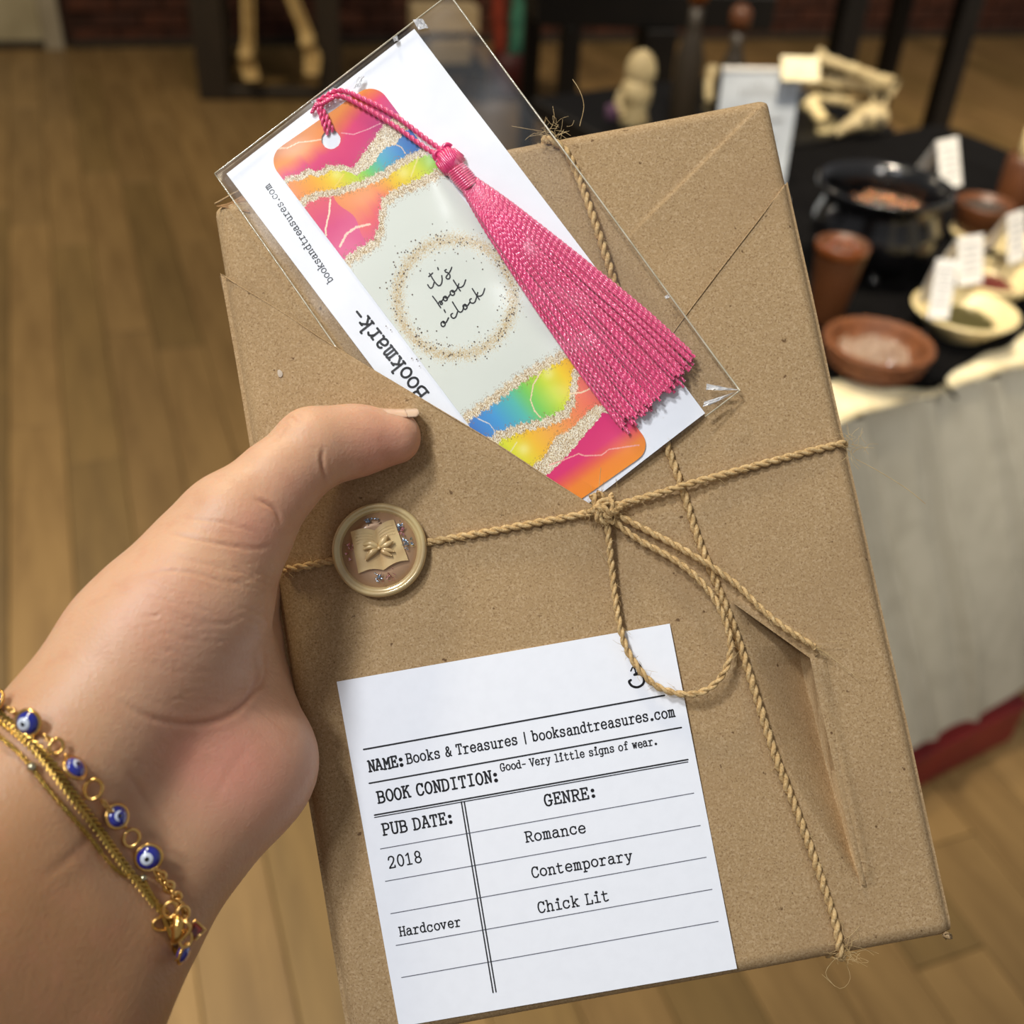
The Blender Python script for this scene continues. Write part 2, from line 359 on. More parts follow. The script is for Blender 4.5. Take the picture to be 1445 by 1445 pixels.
M_herbg = mat('green_herb', col(92, 84, 40), .9, noise=(300, col(52, 48, 20), .4, .7))
M_herbr = mat('red_herb', col(122, 48, 36), .9, noise=(300, col(78, 26, 20), .4, .7))
M_herbk = mat('dark_herb', col(60, 56, 50), .9, noise=(300, col(36, 34, 30), .4, .7))
M_acry = mat('pale_blue_sheet', col(206, 212, 218), .4, noise=(8, col(160, 168, 178), .4, .7))
M_teal = mat('teal_fabric', col(60, 122, 96), .8, noise=(20, col(40, 96, 78), .4, .7))
M_oran = mat('orange_fabric', col(140, 48, 20), .8, noise=(20, col(110, 34, 12), .4, .7))
M_dred = mat('dark_red_pot', col(84, 26, 20), .5, noise=(20, col(60, 18, 14), .4, .7))
M_beige = mat('beige_card', col(190, 168, 128), .7, noise=(20, col(172, 150, 110), .4, .7))
M_purp = mat('purple_cloth', col(96, 66, 92), .8, noise=(20, col(76, 50, 74), .4, .7))
M_wrap = mat('clear_wrapper', col(214, 186, 160), .2, coat=1, trans=.5, noise=(60, col(190, 150, 120), .4, .7), bump=(120, .8, .004))

e0 = pl(1190, 577, .75); e1 = pl(1445, 500, .75); te = (e1-e0)/np.linalg.norm(e1-e0); td = np.array([-te[1], te[0], 0]); tyaw = math.degrees(math.atan2(te[1], te[0])); tax = yawax(tyaw)
def T(e, d, z): return e0+te*e+td*d+np.array([0, 0, z-.75])
def tbox(e0_, e1_, d0, d1, z0, z1, bev=.003): return box((e1_-e0_, d1-d0, z1-z0), T((e0_+e1_)/2, (d0+d1)/2, (z0+z1)/2), tax, bev, 1)
EL, ER, DD = -.38, 1.05, .80
tb = thing('display_table', 'display table', 'table', T((EL+ER)/2, DD/2, 0))
tb['label'] = 'display table under black and cream cloths, holding the bowls and black cauldron'
V, Fc = tbox(EL, ER, .01, DD, .705, .735); obj('tabletop', V, Fc, M_dkwood, tb, False)
for a, b in ((EL+.05, .06), (ER-.05, .06), (EL+.05, DD-.06), (ER-.05, DD-.06)):
    V, Fc = tbox(a-.02, a+.02, b-.02, b+.02, 0, .705); obj('leg', V, Fc, M_dkwood, tb, False)
# grey linen drape hanging from the front, with folds
def drape(name, mt, ea, eb, z0, z1, d0, amp, label, cat, seedv, tilt=.0, hem=0.012):
    n, k = 200, 60; e = np.linspace(ea, eb, n)[:, None]; w = np.linspace(0, 1, k)[None, :]
    z = z1+(z0-z1)*w + 0*e
    rr = np.random.default_rng(seedv); d = np.zeros((n, k))
    for c, wd2, a, sl in ((-.2, .02, 1, .1), (.02, .012, 1.1, .22), (.14, .010, 1.6, .20), (.27, .014, 1.4, .24), (.40, .012, 1, .2), (.62, .015, 1.1, .1), (.85, .015, 1, .1)):
        d -= a*amp*np.exp(-((e-c-sl*w)/wd2)**2)*(.5+.5*w)*(1-.75*w**5)
    d += .006*np.sin(e*9+w*3)+.004*np.sin(e*23-w*5)
    d = d0 - tilt*w + d
    z = z - hem*(np.sin(e*60)*.3+np.sin(e*23))*(w**6)
    P = e0+e[..., None]*te+d[..., None]*td; P[..., 2] = z
    V = np.concatenate([P.reshape(-1, 3), (P+td*.0015).reshape(-1, 3)])
    o = obj(name, V, np.vstack([gridf(n, k), gridf(n, k, n*k)[:, ::-1]]), mt); tag(o, label, cat); return o
drape('linen_cloth', M_linen, EL-.01, ER, .158, .738, -.006, .026, 'grey linen cloth hanging in folds from the front edge of the display table', 'cloth', 3, .132, .005)
# hem fringe tufts
# cream cloth and black cloth on top
def topcloth(name, mt, pts_front, back, z, label, cat, wav=.004):
    n, k = 160, 40; e = np.linspace(EL-.004, ER, n); fr = np.interp(e, *zip(*pts_front)) + wav*np.sin(e*31)+wav*.6*np.sin(e*67)
    w = np.linspace(0, 1, k)[None, :]; d = fr[:, None]*(1-w)+back*w; E_ = np.repeat(e[:, None], k, 1)
    P = e0+E_[..., None]*te+d[..., None]*td; P[..., 2] = z+.0015*np.sin(E_*30+d*20)+.001*np.sin(E_*70)
    P2 = P.copy(); P2[..., 2] -= .003
    V = np.concatenate([P.reshape(-1, 3), P2.reshape(-1, 3)]); Fl = [gridf(n, k), gridf(n, k, n*k)[:, ::-1]]
    i = np.arange(n-1); Fl.append(np.stack([i*k, n*k+i*k, n*k+(i+1)*k, (i+1)*k], 1)[:, ::-1])
    o = obj(name, V, np.vstack(Fl), mt); tag(o, label, cat); return o
topcloth('cream_cloth', M_cream, [(EL, -.012), (ER, -.012)], DD, .743, 'cream cloth showing as a pale strip along the front of the table top', 'cloth', .001)
bcp = []
for px, py in ((1100, 560), (1190, 530), (1250, 545), (1320, 540), (1360, 515), (1445, 468), (1600, 400)):
    Q = pl(px, py, .75)-e0; bcp.append((Q@te, Q@td))
topcloth('black_cloth', M_bcloth, [(-.4, bcp[0][1])]+bcp, DD+.002, .7485, 'black cloth laid over the table top under the bowls', 'cloth', .003)
P = spline([pl(1305, 540, .756), pl(1322, 530, .757), pl(1335, 545, .757), pl(1350, 562, .752)], .004)
V, Fc = tube(P, np.linspace(.008, .002, len(P)), 8); tag(obj('black_ribbon', V, Fc, M_bcloth), 'black ribbon end curling over the front edge of the table', 'ribbon')
# red box under the drape
ra, rb_ = pl(1302, 1105, 0), pl(1418, 1040, 0); rd = (rb_-ra)/np.linalg.norm(rb_-ra); ryaw = math.degrees(math.atan2(rd[1], rd[0])); rq = np.array([-rd[1], rd[0], 0])
rq_ = rb_-e0; re_ = float(rq_@te); rdd = float(rq_@td)
rbx = thing('red_box', 'dark red box on the floor under the grey linen drape', 'box', T(re_-.3, rdd+.15, 0))
V, Fc = tbox(re_-.62, re_, rdd-.012, rdd+.29, .004, .094, .004); obj('body', V, Fc, M_redbox, rbx, False)
V, Fc = tbox(re_-.624, re_+.004, rdd-.015, rdd+.293, .094, .100, .002); obj('lid', V, Fc, M_redbox, rbx, False)
V, Fc = tbox(re_-.61, re_-.01, rdd+.01, rdd+.29, 0, .004, .001); obj('base', V, Fc, M_dark, rbx, False)

# second black table behind (holds bones and the sign)
t2 = thing('black_side_table', 'low black table behind the display table, under the bones and sign', 'table', T(.62, 1.04, 0))
V, Fc = tbox(.30, .93, .82, 1.28, .71, .75); obj('tabletop', V, Fc, M_black, t2, False)
V, Fc = tbox(.32, .91, .84, 1.26, .62, .71); obj('apron', V, Fc, M_black, t2, False)
for a, b in ((.34, .86), (.89, .86), (.34, 1.24), (.89, 1.24)):
    V, Fc = tbox(a-.022, a+.022, b-.022, b+.022, 0, .62); obj('leg', V, Fc, M_black, t2, False)
# far black tables: posts
def post(px, py, w, h, parent, name='leg'):
    g = pl(px, py, 0); V, Fc = box((w, w, h), g+np.array([0, 0, h/2]), wax, .004, 1); obj(name, V, Fc, M_black, parent, False); return g
g1 = pl(760, 330, 0); g2 = pl(905, 330, 0)
t3 = thing('black_table', 'black table standing on the floor behind the bottles, upper middle', 'table', (g1+g2)/2)
post(784, 330, .055, .66, t3); post(893, 330, .10, .66, t3)
gA = pl(784, 330, 0); gB = pl(990, 330, 0); dirx = (gB-gA)/np.linalg.norm(gB-gA); nrm = np.array([-dirx[1], dirx[0], 0]); L_ = np.linalg.norm(gB-gA)
ya = math.degrees(math.atan2(dirx[1], dirx[0]))
V, Fc = box((L_+.22, .9, .10), (gA+gB)/2+nrm*.42-dirx*.0+np.array([0, 0, .71]), yawax(ya), .005, 1); obj('tabletop', V, Fc, M_black, t3, False)
for s in (.0, L_):
    V, Fc = box((.06, .06, .66), gA+dirx*s+nrm*.8+np.array([0, 0, .33]), yawax(ya), .003, 1); obj('leg', V, Fc, M_black, t3, False)
t4 = thing('tall_black_stand', 'tall black stand with slim square legs behind the bone pile', 'stand', (pl(1140, 330, 0)+pl(1280, 330, 0))/2)
ga = post(1132, 330, .075, .95, t4); gb = post(1277, 330, .066, .95, t4)
d4 = (gb-ga)/np.linalg.norm(gb-ga); n4 = np.array([-d4[1], d4[0], 0]); y4 = math.degrees(math.atan2(d4[1], d4[0]))
for g in (ga, gb):
    V, Fc = box((.06, .06, .95), g+n4*.45+np.array([0, 0, .475]), yawax(y4), .003, 1)
    if g is gb: obj('leg', V, Fc, M_black, t4, False)
V, Fc = box((np.linalg.norm(gb-ga)+.12, .57, .04), (ga+gb)/2+n4*.22+np.array([0, 0, .97]), yawax(y4), .003, 1); obj('stand_top', V, Fc, M_black, t4, False)

# pot with rolled fabrics, boxes, seen past the sleeve
def lath(name, prof, c, m, parent, n=32, smooth=True):
    V, Fc = lathe(prof, n, c); return obj(name, V, Fc, m, parent, smooth)
pc = pl(722, 135, 0)
pt = thing('floor_pot', 'dark red round pot on the floor holding rolled fabrics', 'pot', pc)
lath('body', [(0, 0), (.075, 0), (.10, .05), (.105, .14), (.095, .2), (.088, .2), (.095, .14), (.09, .05), (0, .02)], pc, M_dred, pt)
for dx_, dy_, m, nm, z1, lb in ((-.07, 0, M_oran, 'orange', .62, 'orange rolled fabric standing in the dark red pot'), (.01, -.03, M_teal, 'teal', .6, 'teal rolled fabric standing in the dark red pot, beside the orange roll'), (.07, .03, M_teal, 'teal', .5, 'shorter teal rolled fabric at the right of the dark red pot')):
    P = spline([pc+np.array([dx_*.6, dy_, .03]), pc+np.array([dx_, dy_, .3]), pc+np.array([dx_*1.3, dy_, z1])], .05)
    V, Fc = tube(P, [.03+.004*math.sin(i*2.1) for i in range(len(P))], 14); tag(obj('fabric_roll', V, Fc, m), lb, 'fabric', 'rolled fabrics in the red pot')
bx0 = pl(625, 135, 0)
st = thing('black_stool', 'small black stool holding two beige boxes, behind the sleeve corner', 'stool', bx0)
V, Fc = box((.34, .28, .03), bx0+np.array([0, 0, .13]), wax, .003, 1); obj('seat', V, Fc, M_black, st, False)
for a in (-.14, .14):
    for b in (-.11, .11):
        V, Fc = box((.03, .03, .115), bx0+wd_*a+wn*b+np.array([0, 0, .0575]), wax, .002, 1); obj('leg', V, Fc, M_black, st, False)
for a, z, s, lb in ((.02, .20, (.18, .12, .10), 'beige box on the small black stool, the lower of two'), (.0, .33, (.28, .14, .10), 'wider beige box, the upper of two, seen through the sleeve')):
    V, Fc = box(s, bx0+wd_*a+np.array([0, 0, z-.002]), wax, .004, 1); tag(obj('beige_box', V, Fc, M_beige, None, False), lb, 'box')
V, Fc = box((.14, .10, .036), bx0+np.array([0, 0, .264]), wax, .004, 1); tag(obj('dark_gap_block', V, Fc, M_black, None, False), 'flat black block filling in the dark gap between the two beige boxes', 'box')  # black block stands for the dark gap between the boxes

# chair with seated skeleton legs
cA, cB = pl(305, 138, 0), pl(468, 140, 0); cd = (cB-cA)/np.linalg.norm(cB-cA); cn = np.array([-cd[1], cd[0], 0]); cw = np.linalg.norm(cB-cA); cy = math.degrees(math.atan2(cd[1], cd[0])); cax = yawax(cy)
ch = thing('dark_wooden_chair', 'dark wooden chair with a floor rail, carrying the skeleton', 'chair', (cA+cB)/2)
def cbox(a, b, z, s, nm): V, Fc = box(s, cA+cd*a+cn*b+np.array([0, 0, z]), cax, .006, 1); obj(nm, V, Fc, M_dkwood, ch, False)
for a, w in ((0, .13), (cw, .10)):
    cbox(a, 0, .25, (w, .08, .50), 'leg'); cbox(a, .5, .45, (.08, .08, .90), 'leg'); cbox(a, .25, .03, (.07, .5, .05), 'runner'); cbox(a, .25, .62, (.08, .55, .04), 'armrest'); cbox(a, 0, .56, (.07, .07, .12), 'arm_post')
cbox(cw/2, 0, .025, (cw, .06, .05), 'floor_rail'); cbox(cw/2, .25, .475, (cw, .55, .05), 'seat'); cbox(cw/2, .5, .75, (cw, .04, .3), 'backrest')
sk = thing('skeleton', 'yellowed bone skeleton legs hanging from the dark chair', 'skeleton', cA+cd*cw/2+np.array([0, 0, .5]))
def hit(px, py, dn):   # point in the plane just in front of the chair seat
    d = R*(px-CX)/FPX - U*(py-CX)/FPX + F; q = cA-cn*dn; t = ((q-CAM)@cn)/(d@cn); return CAM+d*t
for pts, foot in (([(346, -28), (347, 30), (348, 75)], [(348, 78), (352, 96), (356, 112)]), ([(398, -30), (418, 20), (434, 58)], [(434, 60), (441, 78), (440, 104)])):
    P = [hit(x, y, .06) for x, y in pts]; P = spline(P, .01); n = len(P)
    rad = .017+.016*np.exp(-(np.arange(n)/4.)**2)+.012*np.exp(-((n-1-np.arange(n))/4.)**2)
    V, Fc = tube(P, rad, 12); obj('tibia', V, Fc, M_bone, sk)
    Q = P+cd*.028+cn*.01; V, Fc = tube(Q[3:-1], .008, 8); obj('fibula', V, Fc, M_bone, sk)
    K = P[0]; V, Fc = sphere(K, .035, 14, 10, (1, 1, .8)); obj('kneecap', V, Fc, M_bone, sk)
    hipp = K+cn*.4+np.array([0, 0, .03]); V, Fc = tube(spline([K, (K+hipp)/2+np.array([0, 0, .01]), hipp], .02), .02, 10); obj('femur', V, Fc, M_bone, sk)
    A, M_, E_ = [hit(x, y, .07) for x, y in foot]
    V, Fc = sphere(A, .034, 14, 10, (1, 1, .9)); obj('ankle', V, Fc, M_bone, sk)
    mb = MB()
    for k in range(5):
        o_ = cd*(k-2)*.012
        V, Fc = tube(spline([A+o_*.5, M_+o_*1.1, E_+o_*(1.0)-cn*(.02-.004*abs(k-1))], .008), .0085, 8); mb.add(V, Fc)
    mb.build('foot_bones', M_bone, sk)
V, Fc = sphere(cA+cd*cw/2+cn*.35+np.array([0, 0, .56]), .1, 18, 12, (1.3, .8, .6)); obj('pelvis', V, Fc, M_bone, sk)

# ------------------------------------------------------------------ things on the table
TZ = .7505
def at_rim(px, py, rimz): p = pl(px, py, rimz); return np.array([p[0], p[1], TZ])
def pxr(c, n, z):  # metres for n pixels at that place
    return n*((c+np.array([0, 0, z])-CAM)@F)/FPX
def pebbles(n, c, rad, z, r0, m, nm, lb, gp, cat='stone', flat=.8, dome=.012):
    for i in range(n):
        a = i*2.399; q = rad*math.sqrt((i+.5)/n); r = r0*random.uniform(.75, 1.25)
        V, Fc = sphere(c+np.array([q*math.cos(a), q*math.sin(a), z+dome*(1-(q/rad)**2)]), r, 10, 7, (1, random.uniform(.7, 1), flat), yawax(random.random()*180))
        tag(obj(nm, V, Fc, m), lb, cat, gp)
c = at_rim(1250, 262, .885); rr = pxr(c, 96, .135)
cau = thing('cauldron', 'round black cauldron with wide rim filled with polished stones', 'cauldron', c)
H = .135
prof = [(0, .012), (.55*rr, .012), (.80*rr, .03), (.95*rr, .06), (.93*rr, .085), (.85*rr, .108), (.86*rr, .117), (.97*rr, .129), (1.0*rr, .134), (.99*rr, .139), (.95*rr, .139), (.88*rr, .130), (.83*rr, .112), (.86*rr, .08), (.7*rr, .04), (0, .03)]
lath('body', prof, c, M_iron, cau, 48)
for k in range(3):
    a = k*2.09+.5; V, Fc = tube([c+np.array([.5*rr*math.cos(a), .5*rr*math.sin(a), .03]), c+np.array([.62*rr*math.cos(a), .62*rr*math.sin(a), 0.0])], [.012, .007], 10); obj('foot', V, Fc, M_iron, cau)
for sgn in (-1, 1):
    ctr = c+te*sgn*rr*.92+np.array([0, 0, .095]); a = np.linspace(-1.5, 1.5, 12)
    V, Fc = tube(np.array([ctr+te*sgn*(.016*math.cos(t))+np.array([0, 0, .02*math.sin(t)]) for t in a]), .004, 8); obj('handle', V, Fc, M_iron, cau)
pebbles(46, c+np.array([.006, -.012, 0]), .66*rr, .100, .0095, M_stone, 'polished_stone', 'polished copper brown stone in the black cauldron', 'polished stones in the cauldron')
c = pl(1164, 452, TZ); r1 = pxr(c, 37, .09); CH = .118
cup = thing('wooden_cup', 'tapered brown cup between the wrapped book and the cauldron', 'cup', c)
lath('body', [(0, 0), (.62*r1, 0), (.64*r1, .004), (r1, CH-.004), (r1, CH), (.92*r1, CH), (.6*r1, .01), (0, .008)], c, M_terra2, cup)
lath('rim_band', [(1.0*r1, CH-.014), (1.03*r1, CH-.013), (1.03*r1, CH-.001), (1.0*r1, CH)], c, M_amber, cup)
pebbles(9, c, .66*r1, CH-.012, .008, M_amber, 'amber_bead', 'glossy amber bead in the tapered brown cup', 'amber beads in the brown cup', 'bead')
c = at_rim(1241, 482, .79); r1 = pxr(c, 74, .04)
bw = thing('wicker_bowl', 'round brown wicker bowl holding a clear wrapper, front of table', 'bowl', c)
V, Fc = lathe([(0, 0), (.72*r1, 0), (.90*r1, .016), (1.0*r1, .034), (1.0*r1, .040), (.93*r1, .041), (.90*r1, .034), (.78*r1, .010), (0, .006)], 48, c); obj('body', V, Fc, M_terra, bw)
mb = MB()
for k in range(3):
    a = np.linspace(0, 2*np.pi, 60); z = .014+.012*k; q = r1*(.88+.06*k)+.001
    V, Fc = tube(np.stack([c[0]+q*np.cos(a), c[1]+q*np.sin(a), TZ+z+.0012*np.sin(a*28+k*3)], 1), .003, 6, False); mb.add(V, Fc)
mb.build('weave', M_terra, bw)
n = 26; gx, gy = np.meshgrid(np.linspace(-1, 1, n), np.linspace(-1, 1, n), indexing='ij')
V = np.stack([c[0]+gx*r1*.6, c[1]+gy*r1*.6, TZ+.016+.022*np.exp(-(gx**2+gy**2)*1.2)+rng.normal(0, .0035, gx.shape)], -1)
V2 = V.copy(); V2[..., 2] -= .002
tag(obj('clear_wrapper', np.concatenate([V.reshape(-1, 3), V2.reshape(-1, 3)]), np.vstack([gridf(n, n), gridf(n, n, n*n)[:, ::-1]]), M_wrap, None, False), 'crumpled clear wrapper lying in the brown wicker bowl', 'wrapper')
def herbbowl(px, py, rpx, rimz, m, hm, lb, hlb, hr=.64):
    c = at_rim(px, py, rimz); h = rimz-TZ; r1 = pxr(c, rpx, h)
    b = thing('herb_bowl', lb, 'bowl', c)
    lath('body', [(0, 0), (.45*r1, 0), (.5*r1, .004), (.86*r1, h*.7), (1.0*r1, h*.96), (1.0*r1, h), (.90*r1, h), (.78*r1, h*.75), (.45*r1, .008), (0, .007)], c, m, b, 40)
    mb = MB()
    for i in range(420):
        a = random.random()*6.28; q = r1*hr*math.sqrt(random.random()); z = h*.45+.014*(1-(q/(r1*hr))**2)+random.uniform(0, .003)
        s = random.uniform(.002, .005); d = rng.normal(0, 1, 3); d /= np.linalg.norm(d); p = c+np.array([q*math.cos(a), q*math.sin(a), z]); x = np.cross(d, [0, 0, 1])*.4
        mb.add([p-d*s, p+x*s, p+d*s, p-x*s+np.array([0, 0, .0008])], [(0, 1, 2), (0, 2, 3)])
    V, Fc = lathe([(0, h*.45+.012), (r1*hr*.5, h*.45+.009), (r1*hr, h*.42), (r1*hr*.95, h*.3), (0, h*.3)], 24, c); mb.add(V, Fc)
    o = mb.build('loose_herbs', hm, None, False); tag(o, hlb, 'herbs'); stuff(o); return c, r1
herbbowl(1363, 435, 74, .79, M_creamc, M_herbg, 'cream bowl of green herbs with a white tag at its left', 'dried green herbs heaped in the cream bowl')
herbbowl(1398, 385, 66, .795, M_creamc, M_herbr, 'cream bowl of dark red herbs behind the green herb bowl', 'dark red dried herbs heaped in the cream bowl', .6)
herbbowl(1462, 352, 60, .795, M_creamc, M_herbk, 'cream bowl at the right edge of the frame with grey herbs', 'grey dried herbs in the bowl at the right edge')
c0 = at_rim(1380, 322, .775); r1 = pxr(c0, 36, .02)
dsh = thing('cream_dish', 'small cream dish supporting the brown clay bowl', 'dish', c0); lath('body', [(0, 0), (.7*r1, 0), (1.0*r1, .018), (1.0*r1, .022), (.9*r1, .022), (.6*r1, .008), (0, .006)], c0, M_creamc, dsh)
cb = c0+np.array([0, 0, .0]); r1 = pxr(c0, 40, .07); zb = .008
bb = thing('clay_bowl', 'brown clay bowl with dark contents on the small cream dish', 'bowl', cb+np.array([0, 0, zb]))
lath('body', [(0, zb), (.6*r1, zb), (.9*r1, zb+.03), (1.0*r1, zb+.058), (1.0*r1, zb+.062), (.88*r1, zb+.062), (.8*r1, zb+.04), (0, zb+.03)], cb, M_terra2, bb)
mb = MB(); V, Fc = lathe([(0, zb+.052), (.5*r1, zb+.052), (.84*r1, zb+.048), (.82*r1, zb+.04), (0, zb+.04)], 24, cb); mb.add(V, Fc)
for i in range(80):
    a = random.random()*6.28; q = r1*.75*math.sqrt(random.random()); V, Fc = sphere(cb+np.array([q*math.cos(a), q*math.sin(a), zb+.052]), .003, 5, 4); mb.add(V, Fc)
o = mb.build('dark_resin', M_herbk); tag(o, 'dark granular resin filling the brown clay bowl', 'resin'); stuff(o)
c = at_rim(1452, 215, .86)
jar = thing('brown_jar', 'brown jar at the right edge of the frame with a pale candle', 'jar', c); r1 = pxr(c, 26, .1)
lath('body', [(0, 0), (.9*r1, 0), (r1, .01), (r1, .095), (.85*r1, .105), (.78*r1, .105), (.85*r1, .09), (0, .07)], c, M_terra2, jar)
r2 = r1*.5; V, Fc = lathe([(0, .072), (r2, .072), (r2, .15), (r2*.8, .155), (0, .153)], 20, c); tag(obj('pale_candle', V, Fc, M_creamc), 'pale candle standing in the brown jar at the right edge', 'candle')
def tent(px, py, zc, wpx, hpx, yaw, lb, gp='white paper tags among the bowls'):
    p = pl(px, py, zc); w = pxr(np.array([p[0], p[1], 0]), wpx, zc); h = pxr(np.array([p[0], p[1], 0]), hpx, zc)*1.08
    ax = yawax(tyaw+yaw); ex, ey = ax[0], ax[1]; z0 = TZ; top = zc+h/2
    t = thing('paper_tag', lb, 'tag', (p[0], p[1], z0), gp)
    dep = .012+(top-z0)*.12; up = np.array([0, 0, 1.])
    f0 = np.array([p[0], p[1], 0])-ey*dep; b0 = np.array([p[0], p[1], 0])+ey*dep; tp = np.array([p[0], p[1], top])
    def sheet(q):
        a = q+up*(top-h); b = tp; nrm_ = np.cross(ex, b-a); nrm_ /= np.linalg.norm(nrm_)
        V = [a-ex*w/2, a+ex*w/2, b+ex*w/2, b-ex*w/2]; V = V+[v+nrm_*.0006 for v in V]
        return V, [(0, 1, 2, 3), (7, 6, 5, 4), (0, 4, 5, 1), (1, 5, 6, 2), (2, 6, 7, 3), (3, 7, 4, 0)], a, b, nrm_
    V, Fc, a, b, nr = sheet(f0); obj('front_sheet', V, Fc, M_tagp, t, False)
    mb = MB()
    for k in range(5):
        q = b+(a-b)*(.2+.14*k)-nr*.0009 if nr@F > 0 else b+(a-b)*(.2+.14*k)+nr*.0015; ww = w*.36*(1-.25*(k % 2)); dz = (b-a)*.025
        mb.add([q-ex*ww, q+ex*ww, q+ex*ww+dz, q-ex*ww+dz], [(0, 1, 2, 3)])
    mb.build('printed_lines', M_grey, t, False)
    V, Fc, a, b, nr = sheet(b0); obj('back_sheet', V, Fc, M_tagp, t, False)
    if top-h > z0+.004:   # pick holding the tag above its bowl
        V, Fc = tube([np.array([p[0], p[1], z0]), tp], .0012, 6); obj('pick', V, Fc, M_dkwood, t)
tent(1328, 226, .885, 46, 56, 4, 'white tag standing behind the right rim of the cauldron')
tent(1423, 330, .84, 42, 60, 6, 'white tag in front of the right-edge grey herb bowl')
tent(1360, 362, .835, 46, 58, -6, 'white tag standing in the dark red herbs')
tent(1326, 402, .83, 30, 72, -30, 'narrow white tag at the left of the green herb bowl')
# sign
sa = pl(1052, 268, .76); w = pxr(sa, 112, .1)
sg = thing('upright_sign', 'upright pale sheet sign behind the top corner of the wrapped book', 'sign', sa)
T2Z = .7505
ax = yawax(8); hh = .208; tilt = 0.10
def signsheet(x0, x1, z0, z1, off, t): 
    V, Fc = box((x1-x0, t, z1-z0), (0, 0, 0)); V = V+np.array([(x0+x1)/2, off, (z0+z1)/2]); V[:, 1] += V[:, 2]*tilt
    return V@ax+np.array([sa[0], sa[1], T2Z]), Fc
V, Fc = signsheet(-w/2, w/2, .002, hh, 0, .004); obj('panel', V, Fc, M_acry, sg, False)
V, Fc = signsheet(-w/2-.002, w/2+.002, hh, hh+.005, 0, .008); obj('top_edge', V, Fc, M_tagp, sg, False)
V, Fc = signsheet(-w/2, w/2, 0, .006, 0, .07); obj('foot', V, Fc, M_acry, sg, False)
mb = MB()
for i in range(13):
    x = -w/2+.035+i*.009+(.006 if i > 7 else 0); V, Fc = signsheet(x, x+.0022, hh*.80, hh*.80+random.uniform(.012, .026), -.003, .001); mb.add(V, Fc)
for i in range(5):
    V, Fc = signsheet(-w/2+.02, w/2-.02-.01*(i % 2), hh*.62-i*.03, hh*.62-i*.03+.003, -.003, .001); mb.add(V, Fc)
mb.build('faint_lettering', M_grey, sg, False)
V, Fc = box((.066, .042, .0015), (0, 0, 0)); V = V@np.array([ax[0], .62*ax[1]+np.array([0, 0, .78]), -.78*ax[1]+np.array([0, 0, .62])])
topc = np.array([sa[0], sa[1], T2Z+hh+.008])+ax[0]*(w*.44)+ax[1]*(hh*tilt-.012); tag(obj('cream_card', V+topc, Fc, M_cream, None, False), 'small cream card clipped to the top right corner of the upright sign', 'card')
# bones / driftwood pile
def bonep(pts, r, nm, lb, m=M_bonel, z=None):
    P = np.array([pl(x, y, zz) for x, y, zz in pts]); P = spline(P, .008); n = len(P); i = np.arange(n)
    rad = r*(.75+.5*np.exp(-(i/(n*.12))**2)+.4*np.exp(-((n-1-i)/(n*.12))**2))*(1+.1*np.sin(i*1.3)); V, Fc = tube(P, rad, 12)
    V = V+rng.normal(0, r*.05, V.shape); tag(obj(nm, V, Fc, m), lb, 'bone')
bonep([(1150, 82, .86), (1195, 96, .85), (1262, 122, .84)], .017, 'long_bone', 'long yellowish bone lying highest across the bone pile')
bonep([(1140, 112, .81), (1190, 120, .81), (1240, 128, .81)], .017, 'long_bone', 'olive bone lying under the top bone of the pile')
bonep([(1146, 140, .78), (1185, 142, .78), (1210, 150, .78)], .014, 'long_bone', 'short dark bone in the middle of the bone pile')
bonep([(1142, 145, .79), (1156, 163, .775), (1166, 178, .765)], .017, 'vertebra', 'bright cream bone at the left front of the bone pile', M_creamc)
cs = pl(1222, 165, .79)
skl = thing('animal_skull', 'pale animal skull with snout to the left, front of the bone pile', 'skull', (cs[0], cs[1], .75))
V, Fc = sphere(cs+np.array([.012, 0, 0]), .032, 20, 14, (1.1, .9, .85)); V = V+rng.normal(0, .0008, V.shape); obj('cranium', V, Fc, M_bonel, skl)
P = spline([cs+np.array([0, -.01, 0]), cs+np.array([-.035, -.022, -.012]), cs+np.array([-.062, -.03, -.028])], .004); V, Fc = tube(P, np.linspace(.022, .008, len(P)), 12); obj('snout', V, Fc, M_bonel, skl)
for s in (0, 1):
    P = spline([cs+np.array([.01+s*.02, 0, .022]), cs+np.array([.004+s*.03, .004, .042])], .004); V, Fc = tube(P, np.linspace(.007, .002, len(P)), 8); obj('horn', V, Fc, M_bonel, skl)
    V, Fc = sphere(cs+np.array([-.008+s*.03, -.026, .002]), .009, 10, 8); obj('eye_socket', V, Fc, M_dark, skl)
for (x, y, z) in ((1196, 172, .765), (1235, 176, .765)): pass
# pale carved figure, bottles
fc = pl(893, 175, .75)
fg = thing('carved_figure', 'pale carved figure with rounded head behind the top edge of the book', 'figurine', fc)
q = pxr(fc, 1, .08)
lath('body', [(0, 0), (20*q, 0), (22*q, .01), (17*q, .03), (22*q, .05), (23*q, .07), (18*q, .09), (0, .10)], fc, M_bonel, fg)
V, Fc = sphere(fc+np.array([0.004, 0, .104]), 22*q, 20, 14, (1, .9, 1.35)); obj('head', V, Fc, M_bonel, fg)
V, Fc = tube(spline([fc+np.array([-.03, -.02, .07]), fc+np.array([-.036, -.03, .05]), fc+np.array([-.026, -.04, .03])], .004), .008, 10); obj('arm', V, Fc, M_bonel, fg)
V, Fc = box((.03, .02, .03), fc+np.array([-.045, -.03, .03]), wax, .006, 2); tag(obj('purple_pouch', V, Fc, M_purp), 'small purple pouch leaning against the pale carved figure', 'pouch')
